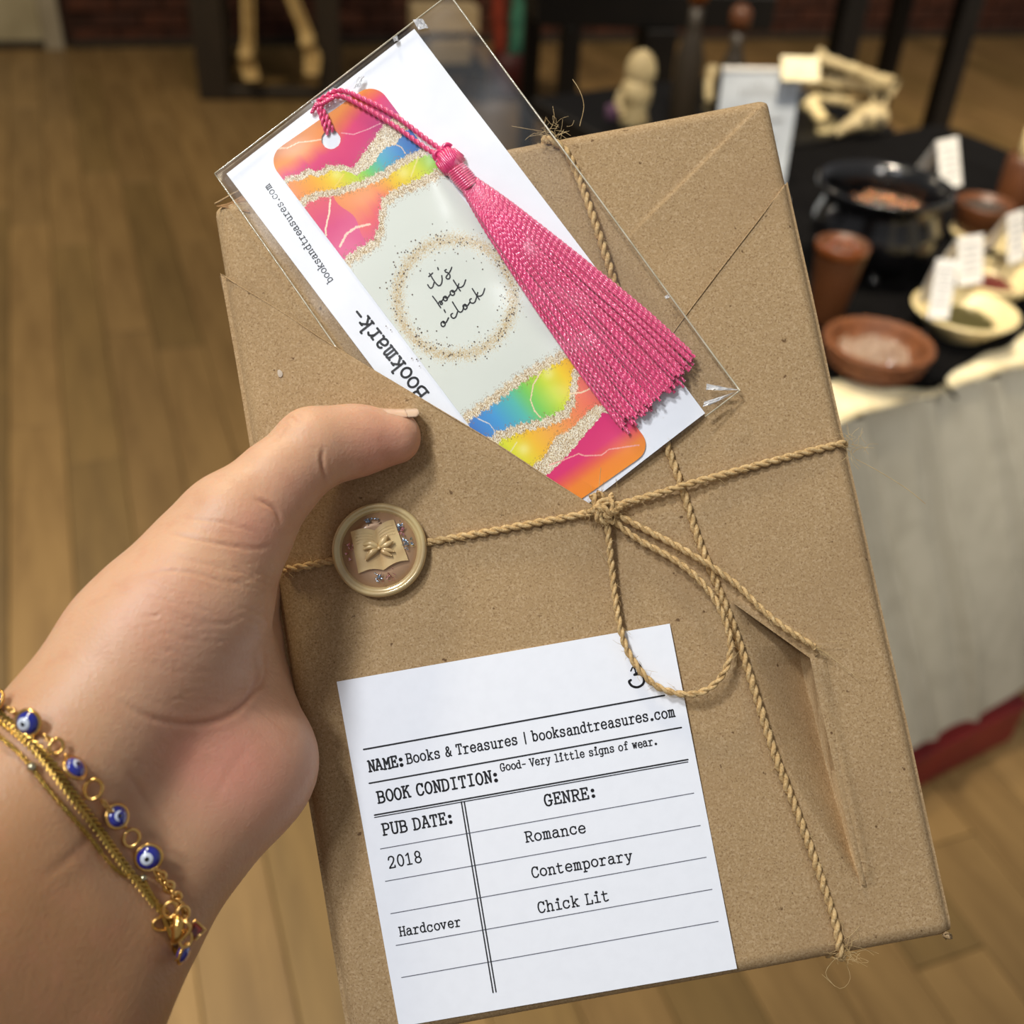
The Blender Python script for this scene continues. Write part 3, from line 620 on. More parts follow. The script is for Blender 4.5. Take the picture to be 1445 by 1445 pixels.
for px, top, ln, m, lb in ((975, 8, 1.0, M_amber, 'tall amber bottle with a rounded stopper, left of the darker bottle'), (1035, 33, .8, M_terra2, 'dark brown bottle with a rounded stopper beside the upright sign')):
    c = pl(px-14, 175, .75); q = pxr(c, 1, .1); hgt = .29*ln
    bt = thing('bottle', lb, 'bottle', c, 'stoppered bottles behind the book')
    lath('body', [(0, 0), (19*q, 0), (20*q, .005), (20*q, hgt*.45), (12*q, hgt*.6), (9*q, hgt*.66), (9*q, hgt*.78), (0, hgt*.78)], c, M_dkwood, bt)
    lath('stopper', [(0, hgt*.78), (9*q, hgt*.78), (15*q, hgt*.85), (15*q, hgt*.95), (8*q, hgt), (0, hgt)], c, m, bt)
bonep([(1006, 100, .80), (1000, 120, .78), (1003, 150, .755)], .013, 'vertebra', 'cream bone standing beside the bottles', M_bonel)
bonep([(955, 135, .775), (965, 150, .765)], .012, 'vertebra', 'small cream bone at the book edge below the amber bottle', M_bonel)

# ================================================================== the wrapped book
def pseg(px, py, A, Bp):
    A = np.array(A, float); Bp = np.array(Bp, float); d = Bp-A; L2 = d@d
    t = np.clip(((px-A[0])*d[0]+(py-A[1])*d[1])/L2, 0, 1)
    return np.hypot(px-A[0]-t*d[0], py-A[1]-t*d[1])
LD = np.array([(298, 372), (312, 386), (340, 405), (400, 442), (475, 492), (600, 568), (700, 628), (780, 680), (848, 722)], float)
def below_left(px, py):                       # distance below the pocket's slanting edge, in the page's own scale
    return (py-np.interp(px, LD[:, 0], LD[:, 1]))*.86
TWL = [(780, 185), (812, 240), (838, 310), (880, 440), (920, 565), (945, 640), (985, 760), (1035, 880), (1090, 1050), (1150, 1220), (1192, 1345)]
def dtw(px, py):
    d = 1e9
    for a, b in zip(TWL[:-1], TWL[1:]): d = np.minimum(d, pseg(px, py, a, b))
    return d
def pleat(px, py):
    yr = [850, 880, 900, 912, 932, 1000, 1100, 1250]; xr = [1038, 1086, 1120, 1140, 1146, 1161, 1184, 1217]
    yl = [850, 950, 1050, 1150, 1250]; xl = [1030, 1056, 1092, 1146, 1212]
    X1 = np.interp(py, yr, xr); X0 = np.interp(py, yl, xl)
    D = np.interp(py, [850, 880, 940, 1080, 1200, 1252], [0, .007, .012, .0105, .0048, 0])
    t = (px-X0)/np.maximum(X1-X0, 4)
    inside = np.clip(t, 0, 1)**1.15*np.clip((X1+1.5-px)/2.0, 0, 1)
    lip = .0007*np.exp(-((px-X1-9)/9)**2)*(D > 0)*np.clip(D/.002, 0, 1)
    return np.where((py > 848) & (py < 1254), -D*inside+lip, 0)
def undul(u, v): return .00022*np.sin(u*70+v*31+.5)+.00018*np.sin(v*95-u*20)+.00012*np.sin(u*160+1)*np.sin(v*120)
U0 = -.0018
def edge_round(u, v, rho=.0045, rl=.006):
    h = 0
    for d, r in ((u-U0, rl), (BW-u, .0035), (v, rho), (BH-v, .004)):
        x = np.clip(r-d, 0, r); h = h-(r-np.sqrt(np.maximum(r*r-x*x, 0)))
    return h
def body_h(u, v):
    px, py = topx(B(u, v, 0*u)); h = -.0006+undul(u, v)+edge_round(u, v)
    s = pseg(px, py, (1085, 136), (870, 348)); side = ((px-1085)*(348-136)-(py-136)*(870-1085))
    on = np.clip((352-py)/70, 0, 1)*np.clip((px-850)/60, 0, 1)
    h = h+on*np.where(side > 0, .00055*np.clip(s/2.0, 0, 1)*np.exp(-s/160), 0)+on*.00014*np.exp(-(s/1.8)**2)
    h = h - .0007*np.exp(-(dtw(px, py)/7)**2)
    return h+pleat(px, py)
def flap_h(u, v):
    px, py = topx(B(u, v, 0*u)); S = below_left(px, py)
    A = np.interp(px, [300, 330, 450, 520, 700, 780, 830, 852, 875], [.0004, .0006, .0016, .0034, .0034, .0030, .0022, .0012, 0])
    lift = A*np.exp(-(np.maximum(S, 0)/np.interp(px, [300, 500, 850], [40, 100, 60]))**2)
    h = undul(u, v)+edge_round(u, v)+.00025+lift+pleat(px, py)
    h = h - .0006*np.exp(-(dtw(px, py)/7)**2)
    h = h+.0007*np.exp(-((px-np.interp(py, [1010, 1300], [395, 450]))/40)**2)*0
    return h
book = thing('wrapped_book', 'book wrapped in brown kraft paper, held in the hand and tied with twine', 'book', B(BW/2, BH/2, -BT/2))
nu, nv = 330, 480
uu = np.linspace(U0, BW, nu)[:, None]+0*np.linspace(0, 1, nv)[None, :]; vv = np.linspace(0, BH, nv)[None, :]+0*uu
Hf = body_h(uu, vv); Hb = -BT-edge_round(uu, vv)
Vf = B(uu, vv, Hf).reshape(-1, 3); Vb = B(uu, vv, np.minimum(Hb, Hf-.002)).reshape(-1, 3); nF = nu*nv
ring = [i*nv for i in range(nu)]+[(nu-1)*nv+j for j in range(1, nv)]+[i*nv+nv-1 for i in range(nu-2, -1, -1)]+[j for j in range(nv-2, 0, -1)]
rg = np.array(ring); rg2 = np.roll(rg, -1)
side = np.stack([rg, nF+rg, nF+rg2, rg2], 1)
obj('paper_wrap', np.concatenate([Vf, Vb]), np.vstack([gridf(nu, nv), gridf(nu, nv, nF)[:, ::-1], side]), M_kraft, book)
# front pocket sheet: u columns, top edge follows the V of the two slanting folds
vtp = [buv(x, y, .0006) for x, y in list(map(tuple, LD))+[(853, 612), (956, 461), (970, 443), (1081, 296), (1112, 254), (1116, 249)]]
vtp = np.array([[float(a), float(b)] for a, b in vtp])
nu, nv = 420, 480
us = np.linspace(U0-.0006, BW+.0004, nu); vt = np.interp(us, vtp[:, 0], vtp[:, 1])
w = np.linspace(0, 1, nv)[None, :]; U2 = np.repeat(us[:, None], nv, 1); V2 = .0000+vt[:, None]*w
uc = np.clip(U2, U0+.0005, BW-.0003); Hh = flap_h(uc, V2)
P = B(U2, V2, Hh)
# left and right margins wrap down the sides
Pl = [P]
V = np.concatenate([P.reshape(-1, 3), (P-EN*.00035).reshape(-1, 3)]); nF = nu*nv
rg = np.array([i*nv+nv-1 for i in range(nu)]); sd = np.stack([rg[:-1], nF+rg[:-1], nF+rg[1:], rg[1:]], 1)[:, ::-1]
obj('front_pocket_sheet', V, np.vstack([gridf(nu, nv), gridf(nu, nv, nF)[:, ::-1], sd]), M_kraft, book)
# side turn-in of the pocket sheet on the left, standing slightly off at its top
k = 60; tt = np.linspace(0, 1, k); y0 = vtp[1, 1]+.002
rowv = np.linspace(.001, y0, k)
pts = []
for i, v_ in enumerate(rowv):
    o_ = .0006+.0018*math.exp(-((y0-v_)/.010)**2)
    pts.append([B(np.array(U0-o_*.9+.0006), np.array(v_), np.array(-.0058)), B(np.array(U0-o_-.0003), np.array(v_+.0012*math.exp(-((y0-v_)/.004)**2)), np.array(-.010)), B(np.array(U0-.0006), np.array(v_-.001), np.array(-BT+.002))])
V = np.array(pts).reshape(-1, 3); obj('side_turn_in', V, gridf(k, 3), M_kraft, book)
# rolled paper corner at the top left, with its darker inside
def patch(c, hh4, n, m, nm, mt, curl=0.0):
    c = np.array(c, float); s_ = np.linspace(0, 1, n)[:, None]; t_ = np.linspace(0, 1, m)[None, :]
    Q = c[0]*((1-s_)*(1-t_))[..., None]+c[1]*(s_*(1-t_))[..., None]+c[2]*(s_*t_)[..., None]+c[3]*((1-s_)*t_)[..., None]
    h = hh4[0]*(1-s_)*(1-t_)+hh4[1]*s_*(1-t_)+hh4[2]*s_*t_+hh4[3]*(1-s_)*t_+curl*np.sin(np.pi*t_)
    u, v = buv(Q[..., 0], Q[..., 1], 0.0); obj(nm, B(u, v, h), gridf(n, m)[:, ::-1], mt, book)
patch([(303, 289), (318, 279), (352, 262), (352, 300)], [-.001, -.004, -.003, 0], 10, 8, 'corner_opening', M_kraft_in, .0)
patch([(1141, 926), (1213, 1246), (1222, 1250), (1165, 930)], [.0011, .0007, .0003, .0005], 40, 6, 'pleat_lip', M_kraft, .0003)
patch([(1034, 851), (1144, 930), (1160, 918), (1044, 838)], [.0006, .0011, .0004, .0003], 24, 6, 'pleat_lip', M_kraft, .0003)
V, Fc = tube(spline([bp(303., 288., .0004), bp(316., 281., -.0004), bp(332., 272., -.001), bp(345., 266., -.001)], .001), .0003, 6); obj('corner_edge', V, Fc, M_kraft, book)
# torn paper nub at the bottom right corner
V, Fc = sphere(bp(1337, 1320, -.002), .0010, 10, 8, (1.4, .8, 1)); V = V+rng.normal(0, .00025, V.shape); obj('corner_nub', V, Fc, M_kraft, book)
# bright fold edge of the slanting pocket opening
def fold_edge(pts, r, h, nm):
    P = []
    for x, y in pts:
        u_, v_ = buv(x, y, .001); P.append(B(u_, v_, flap_h(np.clip(u_, .0006, BW), v_)+h))
    P = spline(P, .002); V, Fc = tube(P, r, 6); obj(nm, V, Fc, M_kraft, book)
fold_edge([tuple(p) for p in LD[1:]], .00022, -.0001, 'fold_edge')
fold_edge([(858, 606), (956, 461), (1081, 296), (1110, 256)], .0002, 0.0001, 'fold_edge')
V, Fc = sphere(bp(393, 527, 0.001), .0012, 10, 6, (.7, 1.1, .2)); 
V, Fc = lathe([(0, .00006), (.0006, .00005), (.0008, 0)], 10, B(*buv(395, 527, .0008), .0008), EN, 1.3, EV, .12); obj('white_scuff', V, Fc, mat('paper_scuff', col(194, 178, 158), .8, noise=(900, col(190, 176, 156), .4, .6)), book)

# ------------------------------------------------------------------ stroke lettering
C_, L__ = 'C', 'L'
def ring(cx, cy, rx, ry): return [('R', (cx, cy, rx, ry))]
bowlr = ('C', [(1.3, 3.4), (2.2, 4.4), (3.4, 4.65), (4.8, 3.9), (5.3, 2.3), (4.8, .7), (3.4, -.05), (2.2, .2), (1.3, 1.2)])
bowll = ('C', [(4.6, 3.4), (3.7, 4.4), (2.5, 4.65), (1.1, 3.9), (.6, 2.3), (1.1, .7), (2.5, -.05), (3.7, .2), (4.6, 1.2)])
G = {
'a': [('C', [(1, 3.8), (1.6, 4.5), (3, 4.7), (4.1, 4.2), (4.4, 3.3)]), ('L', [(4.4, 3.3), (4.4, .5), (4.8, .05), (5.6, .05)]), ('C', [(4.4, 2.8), (2.6, 2.8), (1, 2.3), (.6, 1.2), (1.2, .2), (2.6, -.05), (3.8, .5), (4.4, 1.3)])],
'b': [('L', [(.2, 6.8), (1.3, 6.8), (1.3, 0)]), bowlr],
'c': [('C', [(4.9, 3.4), (4.4, 4.3), (3, 4.7), (1.4, 4.2), (.6, 2.3), (1.3, .5), (3, -.05), (4.4, .3), (5.1, 1.2)]), ('L', [(4.9, 4.5), (4.9, 3.2)])],
'd': [('L', [(3.4, 6.8), (4.6, 6.8), (4.6, 0), (5.7, 0)]), bowll],
'e': [('L', [(.7, 2.4), (5.2, 2.4)]), ('C', [(5.2, 2.4), (4.8, 3.9), (3, 4.7), (1.2, 3.9), (.6, 2.3), (1.2, .6), (3, -.05), (4.3, .2), (5.1, .9)])],
'f': [('C', [(5, 6.2), (4.2, 6.9), (3, 6.7), (2.6, 5.8)]), ('L', [(2.6, 5.8), (2.6, 0)]), ('L', [(1.2, 0), (4.2, 0)]), ('L', [(1, 4.5), (4.4, 4.5)])],
'g': [bowll, ('L', [(5.6, 4.5), (4.6, 4.5), (4.6, -.8)]), ('C', [(4.6, -.8), (4, -1.8), (2.8, -2.1), (1.3, -1.8)])],
'h': [('L', [(.2, 6.8), (1.2, 6.8), (1.2, 0)]), ('L', [(.3, 0), (2.2, 0)]), ('C', [(1.2, 3.2), (2.2, 4.3), (3.4, 4.6), (4.4, 4.1), (4.6, 3)]), ('L', [(4.6, 3), (4.6, 0)]), ('L', [(3.8, 0), (5.6, 0)])],
'i': [('L', [(1.2, 4.5), (3, 4.5), (3, 0)]), ('L', [(1, 0), (5, 0)]), ('D', (3, 6.3))],
'k': [('L', [(.3, 6.8), (1.3, 6.8), (1.3, 0)]), ('L', [(.4, 0), (2.2, 0)]), ('L', [(4.6, 4.5), (1.3, 1.7)]), ('L', [(2.4, 2.6), (4.8, 0)]), ('L', [(3.6, 4.5), (5.4, 4.5)]), ('L', [(3.9, 0), (5.6, 0)])],
'l': [('L', [(1.3, 6.8), (3, 6.8), (3, 0)]), ('L', [(1, 0), (5, 0)])],
'm': [('L', [(0, 4.5), (.9, 4.5), (.9, 0)]), ('L', [(.1, 0), (1.7, 0)]), ('C', [(.9, 3.5), (1.6, 4.5), (2.5, 4.6), (3, 3.8)]), ('L', [(3, 3.8), (3, 0)]), ('L', [(2.5, 0), (3.7, 0)]), ('C', [(3, 3.5), (3.7, 4.5), (4.6, 4.6), (5.1, 3.8)]), ('L', [(5.1, 3.8), (5.1, 0)]), ('L', [(4.6, 0), (6, 0)])],
'n': [('L', [(.2, 4.5), (1.2, 4.5), (1.2, 0)]), ('L', [(.3, 0), (2.2, 0)]), ('C', [(1.2, 3.2), (2.2, 4.3), (3.4, 4.6), (4.4, 4.1), (4.6, 3)]), ('L', [(4.6, 3), (4.6, 0)]), ('L', [(3.8, 0), (5.6, 0)])],
'o': ring(3, 2.3, 2.4, 2.35),
'p': [('L', [(.2, 4.5), (1.3, 4.5), (1.3, -2)]), ('L', [(.3, -2), (2.6, -2)]), bowlr],
'r': [('L', [(.5, 4.5), (2, 4.5), (2, 0)]), ('L', [(.5, 0), (4, 0)]), ('C', [(2, 2.8), (2.9, 4.1), (4.1, 4.7), (5.2, 4.2)])],
's': [('C', [(4.6, 3.5), (4.2, 4.4), (2.9, 4.7), (1.4, 4.3), (1.1, 3.4), (1.9, 2.7), (3.6, 2.2), (4.8, 1.6), (4.6, .5), (3, -.05), (1.5, .2), (.9, 1.1)]), ('L', [(4.7, 4.5), (4.7, 3.4)]), ('L', [(.9, 1.2), (.9, .1)])],
't': [('L', [(2, 6.2), (2, 1)]), ('C', [(2, 1), (2.5, .1), (3.6, -.05), (5, .5)]), ('L', [(.6, 4.5), (4.6, 4.5)])],
'u': [('L', [(.2, 4.5), (1.2, 4.5), (1.2, 1.4)]), ('C', [(1.2, 1.4), (1.6, .2), (2.9, -.05), (4, .4), (4.6, 1.3)]), ('L', [(3.6, 4.5), (4.6, 4.5), (4.6, 0), (5.6, 0)])],
'v': [('L', [(1, 4.5), (3, 0), (5, 4.5)]), ('L', [(.3, 4.5), (2, 4.5)]), ('L', [(4, 4.5), (5.7, 4.5)])],
'w': [('L', [(.9, 4.5), (1.8, 0), (3, 3.6), (4.2, 0), (5.1, 4.5)]), ('L', [(.2, 4.5), (1.8, 4.5)]), ('L', [(4.2, 4.5), (5.8, 4.5)])],
'y': [('L', [(1, 4.5), (3, .1)]), ('L', [(5, 4.5), (2.6, -1.4), (1.8, -2), (.8, -2)]), ('L', [(.3, 4.5), (2, 4.5)]), ('L', [(4, 4.5), (5.7, 4.5)])],
'A': [('L', [(.7, 0), (2.8, 6.5), (3.2, 6.5), (5.3, 0)]), ('L', [(1.6, 2.2), (4.4, 2.2)]), ('L', [(1.6, 6.5), (3, 6.5)]), ('L', [(0, 0), (1.7, 0)]), ('L', [(4.3, 0), (6, 0)])],
'B': [('L', [(.2, 6.5), (3.4, 6.5)]), ('C', [(3.4, 6.5), (4.8, 5.9), (4.8, 4), (3.4, 3.4)]), ('L', [(1, 3.4), (3.4, 3.4)]), ('C', [(3.4, 3.4), (5.2, 2.8), (5.3, .8), (3.6, 0)]), ('L', [(3.6, 0), (.2, 0)]), ('L', [(1.1, 6.5), (1.1, 0)])],
'C': [('C', [(5.1, 4.8), (4.5, 6), (3, 6.6), (1.3, 5.9), (.5, 3.25), (1.3, .6), (3, -.05), (4.5, .4), (5.3, 1.6)]), ('L', [(5.1, 6.4), (5.1, 4.7)])],
'D': [('L', [(.2, 6.5), (2.8, 6.5)]), ('C', [(2.8, 6.5), (4.8, 5.6), (5.4, 3.25), (4.8, .9), (2.8, 0)]), ('L', [(2.8, 0), (.2, 0)]), ('L', [(1.1, 6.5), (1.1, 0)])],
'E': [('L', [(5, 5), (5, 6.5), (.3, 6.5)]), ('L', [(1.2, 6.5), (1.2, 0)]), ('L', [(.3, 0), (5.2, 0), (5.2, 1.6)]), ('L', [(1.2, 3.4), (3.6, 3.4)]), ('L', [(3.6, 4.1), (3.6, 2.7)])],
'G': [('C', [(5, 4.8), (4.4, 6), (3, 6.6), (1.3, 5.9), (.5, 3.25), (1.3, .6), (3, -.05), (4.4, .4), (5, 1.2)]), ('L', [(5, 6.4), (5, 4.7)]), ('L', [(5, .9), (5, 2.8)]), ('L', [(3.4, 2.8), (5.9, 2.8)])],
'H': [('L', [(1.1, 6.5), (1.1, 0)]), ('L', [(4.9, 6.5), (4.9, 0)]), ('L', [(1.1, 3.3), (4.9, 3.3)])]+[('L', [(a, b), (a+1.8, b)]) for a in (.2, 4) for b in (0, 6.5)],
'I': [('L', [(3, 6.5), (3, 0)]), ('L', [(1.2, 6.5), (4.8, 6.5)]), ('L', [(1.2, 0), (4.8, 0)])],
'K': [('L', [(1.1, 6.5), (1.1, 0)]), ('L', [(4.8, 6.5), (1.1, 2.9)]), ('C', [(2.2, 3.9), (3.8, 3), (4.9, 0)]), ('L', [(.2, 6.5), (2.2, 6.5)]), ('L', [(.2, 0), (2.2, 0)]), ('L', [(3.9, 6.5), (5.6, 6.5)]), ('L', [(4.6, 0), (5.9, 0)])],
'L': [('L', [(1.5, 6.5), (1.5, 0)]), ('L', [(.5, 6.5), (2.9, 6.5)]), ('L', [(.5, 0), (5.3, 0), (5.3, 2)])],
'M': [('L', [(.2, 6.5), (1, 6.5), (3, 2.8), (5, 6.5), (5.8, 6.5)]), ('L', [(1, 6.5), (1, 0)]), ('L', [(5, 6.5), (5, 0)]), ('L', [(.1, 0), (2, 0)]), ('L', [(4, 0), (5.9, 0)])],
'N': [('L', [(.2, 6.5), (1.2, 6.5), (4.8, 0), (4.8, 6.5)]), ('L', [(1.2, 6.5), (1.2, 0)]), ('L', [(.2, 0), (2.2, 0)]), ('L', [(3.9, 6.5), (5.7, 6.5)])],
'O': ring(3, 3.25, 2.45, 3.3),
'P': [('L', [(.3, 6.5), (3.4, 6.5)]), ('C', [(3.4, 6.5), (5.1, 5.8), (5.1, 3.7), (3.4, 3)]), ('L', [(3.4, 3), (1.2, 3)]), ('L', [(1.2, 6.5), (1.2, 0)]), ('L', [(.3, 0), (2.9, 0)])],
'R': [('L', [(.2, 6.5), (3.3, 6.5)]), ('C', [(3.3, 6.5), (4.9, 5.8), (4.9, 4), (3.3, 3.3)]), ('L', [(3.3, 3.3), (1.1, 3.3)]), ('L', [(1.1, 6.5), (1.1, 0)]), ('L', [(.2, 0), (2.2, 0)]), ('L', [(3, 3.3), (4.9, 0), (5.9, 0)])],
'T': [('L', [(.6, 5), (.6, 6.5), (5.4, 6.5), (5.4, 5)]), ('L', [(3, 6.5), (3, 0)]), ('L', [(1.8, 0), (4.2, 0)])],
'U': [('L', [(1, 6.5), (1, 2)]), ('C', [(1, 2), (1.5, .4), (3, -.05), (4.5, .4), (5, 2)]), ('L', [(5, 2), (5, 6.5)]), ('L', [(.1, 6.5), (2, 6.5)]), ('L', [(4, 6.5), (5.9, 6.5)])],
'V': [('L', [(.8, 6.5), (3, 0), (5.2, 6.5)]), ('L', [(0, 6.5), (1.8, 6.5)]), ('L', [(4.2, 6.5), (6, 6.5)])],
'0': ring(3, 3.2, 2.2, 3.3),
'1': [('L', [(1.2, 5.4), (3, 6.5), (3, 0)]), ('L', [(1.2, 0), (4.8, 0)])],
'2': [('C', [(.9, 4.8), (1.5, 6.1), (3, 6.6), (4.6, 6), (4.9, 4.6), (4, 3), (2.2, 1.4), (.8, .1)]), ('L', [(.8, 0), (5.1, 0), (5.1, 1.1)])],
'3': [('C', [(1, 5.6), (2.4, 6.6), (4.4, 6.2), (4.6, 4.6), (3.2, 3.7), (2.6, 3.6)]), ('C', [(2.8, 3.7), (4.6, 3.2), (5.2, 1.6), (4, .1), (2, -.2), (.8, .8)])],
'8': [('R', (3, 4.9, 1.8, 1.7)), ('R', (3, 1.6, 2.2, 1.7))],
'&': [('C', [(5.4, 3.2), (4.6, 1.2), (2.6, -.05), (.9, .7), (.9, 2.2), (2.4, 3.5), (3.9, 4.6), (3.6, 6), (2.5, 6.3), (1.6, 5.3), (2.2, 3.6), (4.2, 1), (5.6, .1)])],
'|': [('L', [(3, 7), (3, -.8)])], ':': [('D', (3, .5)), ('D', (3, 3.9))], '.': [('D', (3, .5))], '-': [('L', [(1.2, 2.6), (4.8, 2.6)])], ' ': [],
}
def cr2(pts, n=5):
    pts = np.asarray(pts, float); Q = np.vstack([2*pts[0]-pts[1], pts, 2*pts[-1]-pts[-2]]); out = []
    for i in range(1, len(Q)-2):
        t = np.linspace(0, 1, n, endpoint=False)[:, None]; a, b, c, d = Q[i-1], Q[i], Q[i+1], Q[i+2]
        out.append(.5*(2*b+(c-a)*t+(2*a-5*b+4*c-d)*t*t+(-a+3*b-3*c+d)*t**3))
    out.append(pts[-1:]); return np.vstack(out)
def ribbon(P, wd, V2, F2, nround=8):
    P = np.asarray(P, float)
    for i in range(len(P)-1):
        d = P[i+1]-P[i]; L = np.hypot(*d)
        if L < 1e-9: continue
        nrm = np.array([-d[1], d[0]])/L*wd/2; k = len(V2); V2 += [P[i]-nrm, P[i+1]-nrm, P[i+1]+nrm, P[i]+nrm]; F2.append((k, k+1, k+2, k+3))
    for q in P:
        k = len(V2); V2 += [q+wd/2*np.array([math.cos(a), math.sin(a)]) for a in np.linspace(0, 2*np.pi, nround, endpoint=False)]; F2.append(tuple(range(k, k+nround)))
def glyph_polys(ch):
    out = []
    for kind, d in G[ch]:
        if kind == 'L': out.append((np.array(d, float), 1))
        elif kind == 'C': out.append((cr2(d), 1))
        elif kind == 'R':
            a = np.linspace(0, 2*np.pi, 21); out.append((np.stack([d[0]+d[2]*np.cos(a), d[1]+d[3]*np.sin(a)], 1), 1))
        elif kind == 'D': out.append((np.array([d, (d[0]+.01, d[1])], float), 2.3))
    return out
def text_px(txt, p0, p1, cap, wd, name, mt, parent, h, slant=None):
    """letters along the line p0-p1 of the sheet; cap = capital height in the photo's units"""
    p0 = np.array(p0, float); p1 = np.array(p1, float); d = p1-p0; L = np.hypot(*d); ex = d/L; ey = np.array([ex[1], -ex[0]])
    AW = {' ': .62, ':': .72, '.': .7, '|': .7, 'i': .92, 'l': .92, 'm': 1.08, 'M': 1.06, '-': .85}; aw = [AW.get(c, 1.0) for c in txt]; unit = L/sum(aw)
    adv = unit; sx = adv/6.7; sy = cap/6.5; V2 = []; F2 = []; xx = 0.0
    for i_, c in enumerate(txt):
        i = xx-(1-aw[i_])*.42; xx += aw[i_]
        jx, jy = rng.normal(0, .12, 2)
        for P, m in glyph_polys(c):
            Q = p0+((P[:, 0:1]+jx)*sx+i*adv)*ex+(P[:, 1:2]+jy)*sy*ey; ribbon(Q, wd*m, V2, F2)
    V2 = np.array(V2); return put(V2, F2, name, mt, parent, h)
def put(V2, F2, name, mt, parent, h):
    V2 = np.asarray(V2, float); hv = h(V2[:, 0], V2[:, 1]) if callable(h) else h+0*V2[:, 0]
    u, v = buv(V2[:, 0], V2[:, 1], float(np.mean(hv))); return obj(name, B(u, v, hv), F2, mt, parent, False)

# ------------------------------------------------------------------ label card on the front
LH = .0011
lab = thing('label_card', 'white square card with typed book details stuck to the lower front of the wrapping', 'label', bp(757, 1165, LH))
lc = [buv(x, y, LH) for x, y in ((475, 962), (945, 880), (1040, 1367), (563, 1449))]; lc = np.array([[float(a), float(b)] for a, b in lc])
n = 24; s_ = np.linspace(0, 1, n)[:, None]; t_ = np.linspace(0, 1, n)[None, :]
UV = lc[0]*((1-s_)*(1-t_))[..., None]+lc[1]*(s_*(1-t_))[..., None]+lc[2]*(s_*t_)[..., None]+lc[3]*((1-s_)*t_)[..., None]
Pt = B(UV[..., 0], UV[..., 1], LH+0*UV[..., 0]); Pb = B(UV[..., 0], UV[..., 1], LH-.00035+0*UV[..., 0])
nF = n*n; rg = np.array([i*n for i in range(n)]+[(n-1)*n+j for j in range(1, n)]+[i*n+n-1 for i in range(n-2, -1, -1)]+[j for j in range(n-2, 0, -1)]); r2 = np.roll(rg, -1)
obj('card', np.concatenate([Pt.reshape(-1, 3), Pb.reshape(-1, 3)]), np.vstack([gridf(n, n)[:, ::-1], gridf(n, n, nF), np.stack([rg, nF+rg, nF+r2, r2], 1)]), M_white, lab, False)
def z4(x, y): return (460+x*.41522, 870+y*.41522)
TH = LH+.00006
def rule(a, b, w, m=M_ink):
    V2 = []; F2 = []; ribbon([z4(*a), z4(*b)], w, V2, F2, 6); put(V2, F2, 'printed_rule', m, lab, TH)
rule((128, 452), (1150, 268), 2.4); rule((147, 567), (1208, 377), 2.2); rule((165, 675), (1230, 486), 2.2); rule((165, 683), (1230, 494), 1.4)
for a, b in (((185, 790), (1250, 600)), ((202, 900), (1272, 710)), ((220, 1010), (1292, 818)), ((238, 1118), (1312, 927)), ((257, 1227), (1333, 1036))): rule(a, b, 1.2, M_inkg)
rule((460, 630), (568, 1278), 1.9); rule((470, 630), (578, 1276), 1.9)
for txt, a, b, cap, w, m in (
    ('NAME:', (145, 527), (268, 506), 36, 2.53, M_ink), ('Books & Treasures | booksandtreasures.com', (275, 500), (1190, 338), 33, 2.00, M_ink),
    ('BOOK CONDITION:', (177, 633), (590, 558), 38, 2.53, M_ink), ('Good- Very little signs of wear.', (594, 526), (1128, 434), 25, 1.66, M_ink),
    ('GENRE:', (745, 644), (922, 612), 37, 2.39, M_ink), ('PUB DATE:', (194, 744), (436, 700), 38, 2.39, M_ink), ('2018', (213, 856), (330, 834), 38, 2.00, M_ink),
    ('Romance', (680, 767), (888, 731), 34, 2.00, M_ink), ('Contemporary', (700, 887), (1046, 828), 34, 2.00, M_ink), ('Chick Lit', (722, 1007), (968, 964), 35, 2.00, M_ink),
    ('Hardcover', (251, 1086), (462, 1051), 30, 1.86, M_ink)):
    text_px(txt, z4(*a), z4(*b), cap*.41522, w, 'typed_line', m, lab, TH)
P3 = cr2([z4(1036, 185), z4(1043, 172), z4(1050, 180), z4(1052, 190)]); V2 = []; F2 = []; ribbon(P3, 2, V2, F2)
ribbon(cr2([z4(1060, 160), z4(1072, 178), z4(1058, 192), z4(1048, 198), z4(1066, 196), z4(1080, 208), z4(1078, 228), z4(1060, 240), z4(1040, 236), z4(1030, 222), z4(1036, 216)]), 3.4, V2, F2)
put(V2, F2, 'stamped_numeral', M_ink, lab, TH)

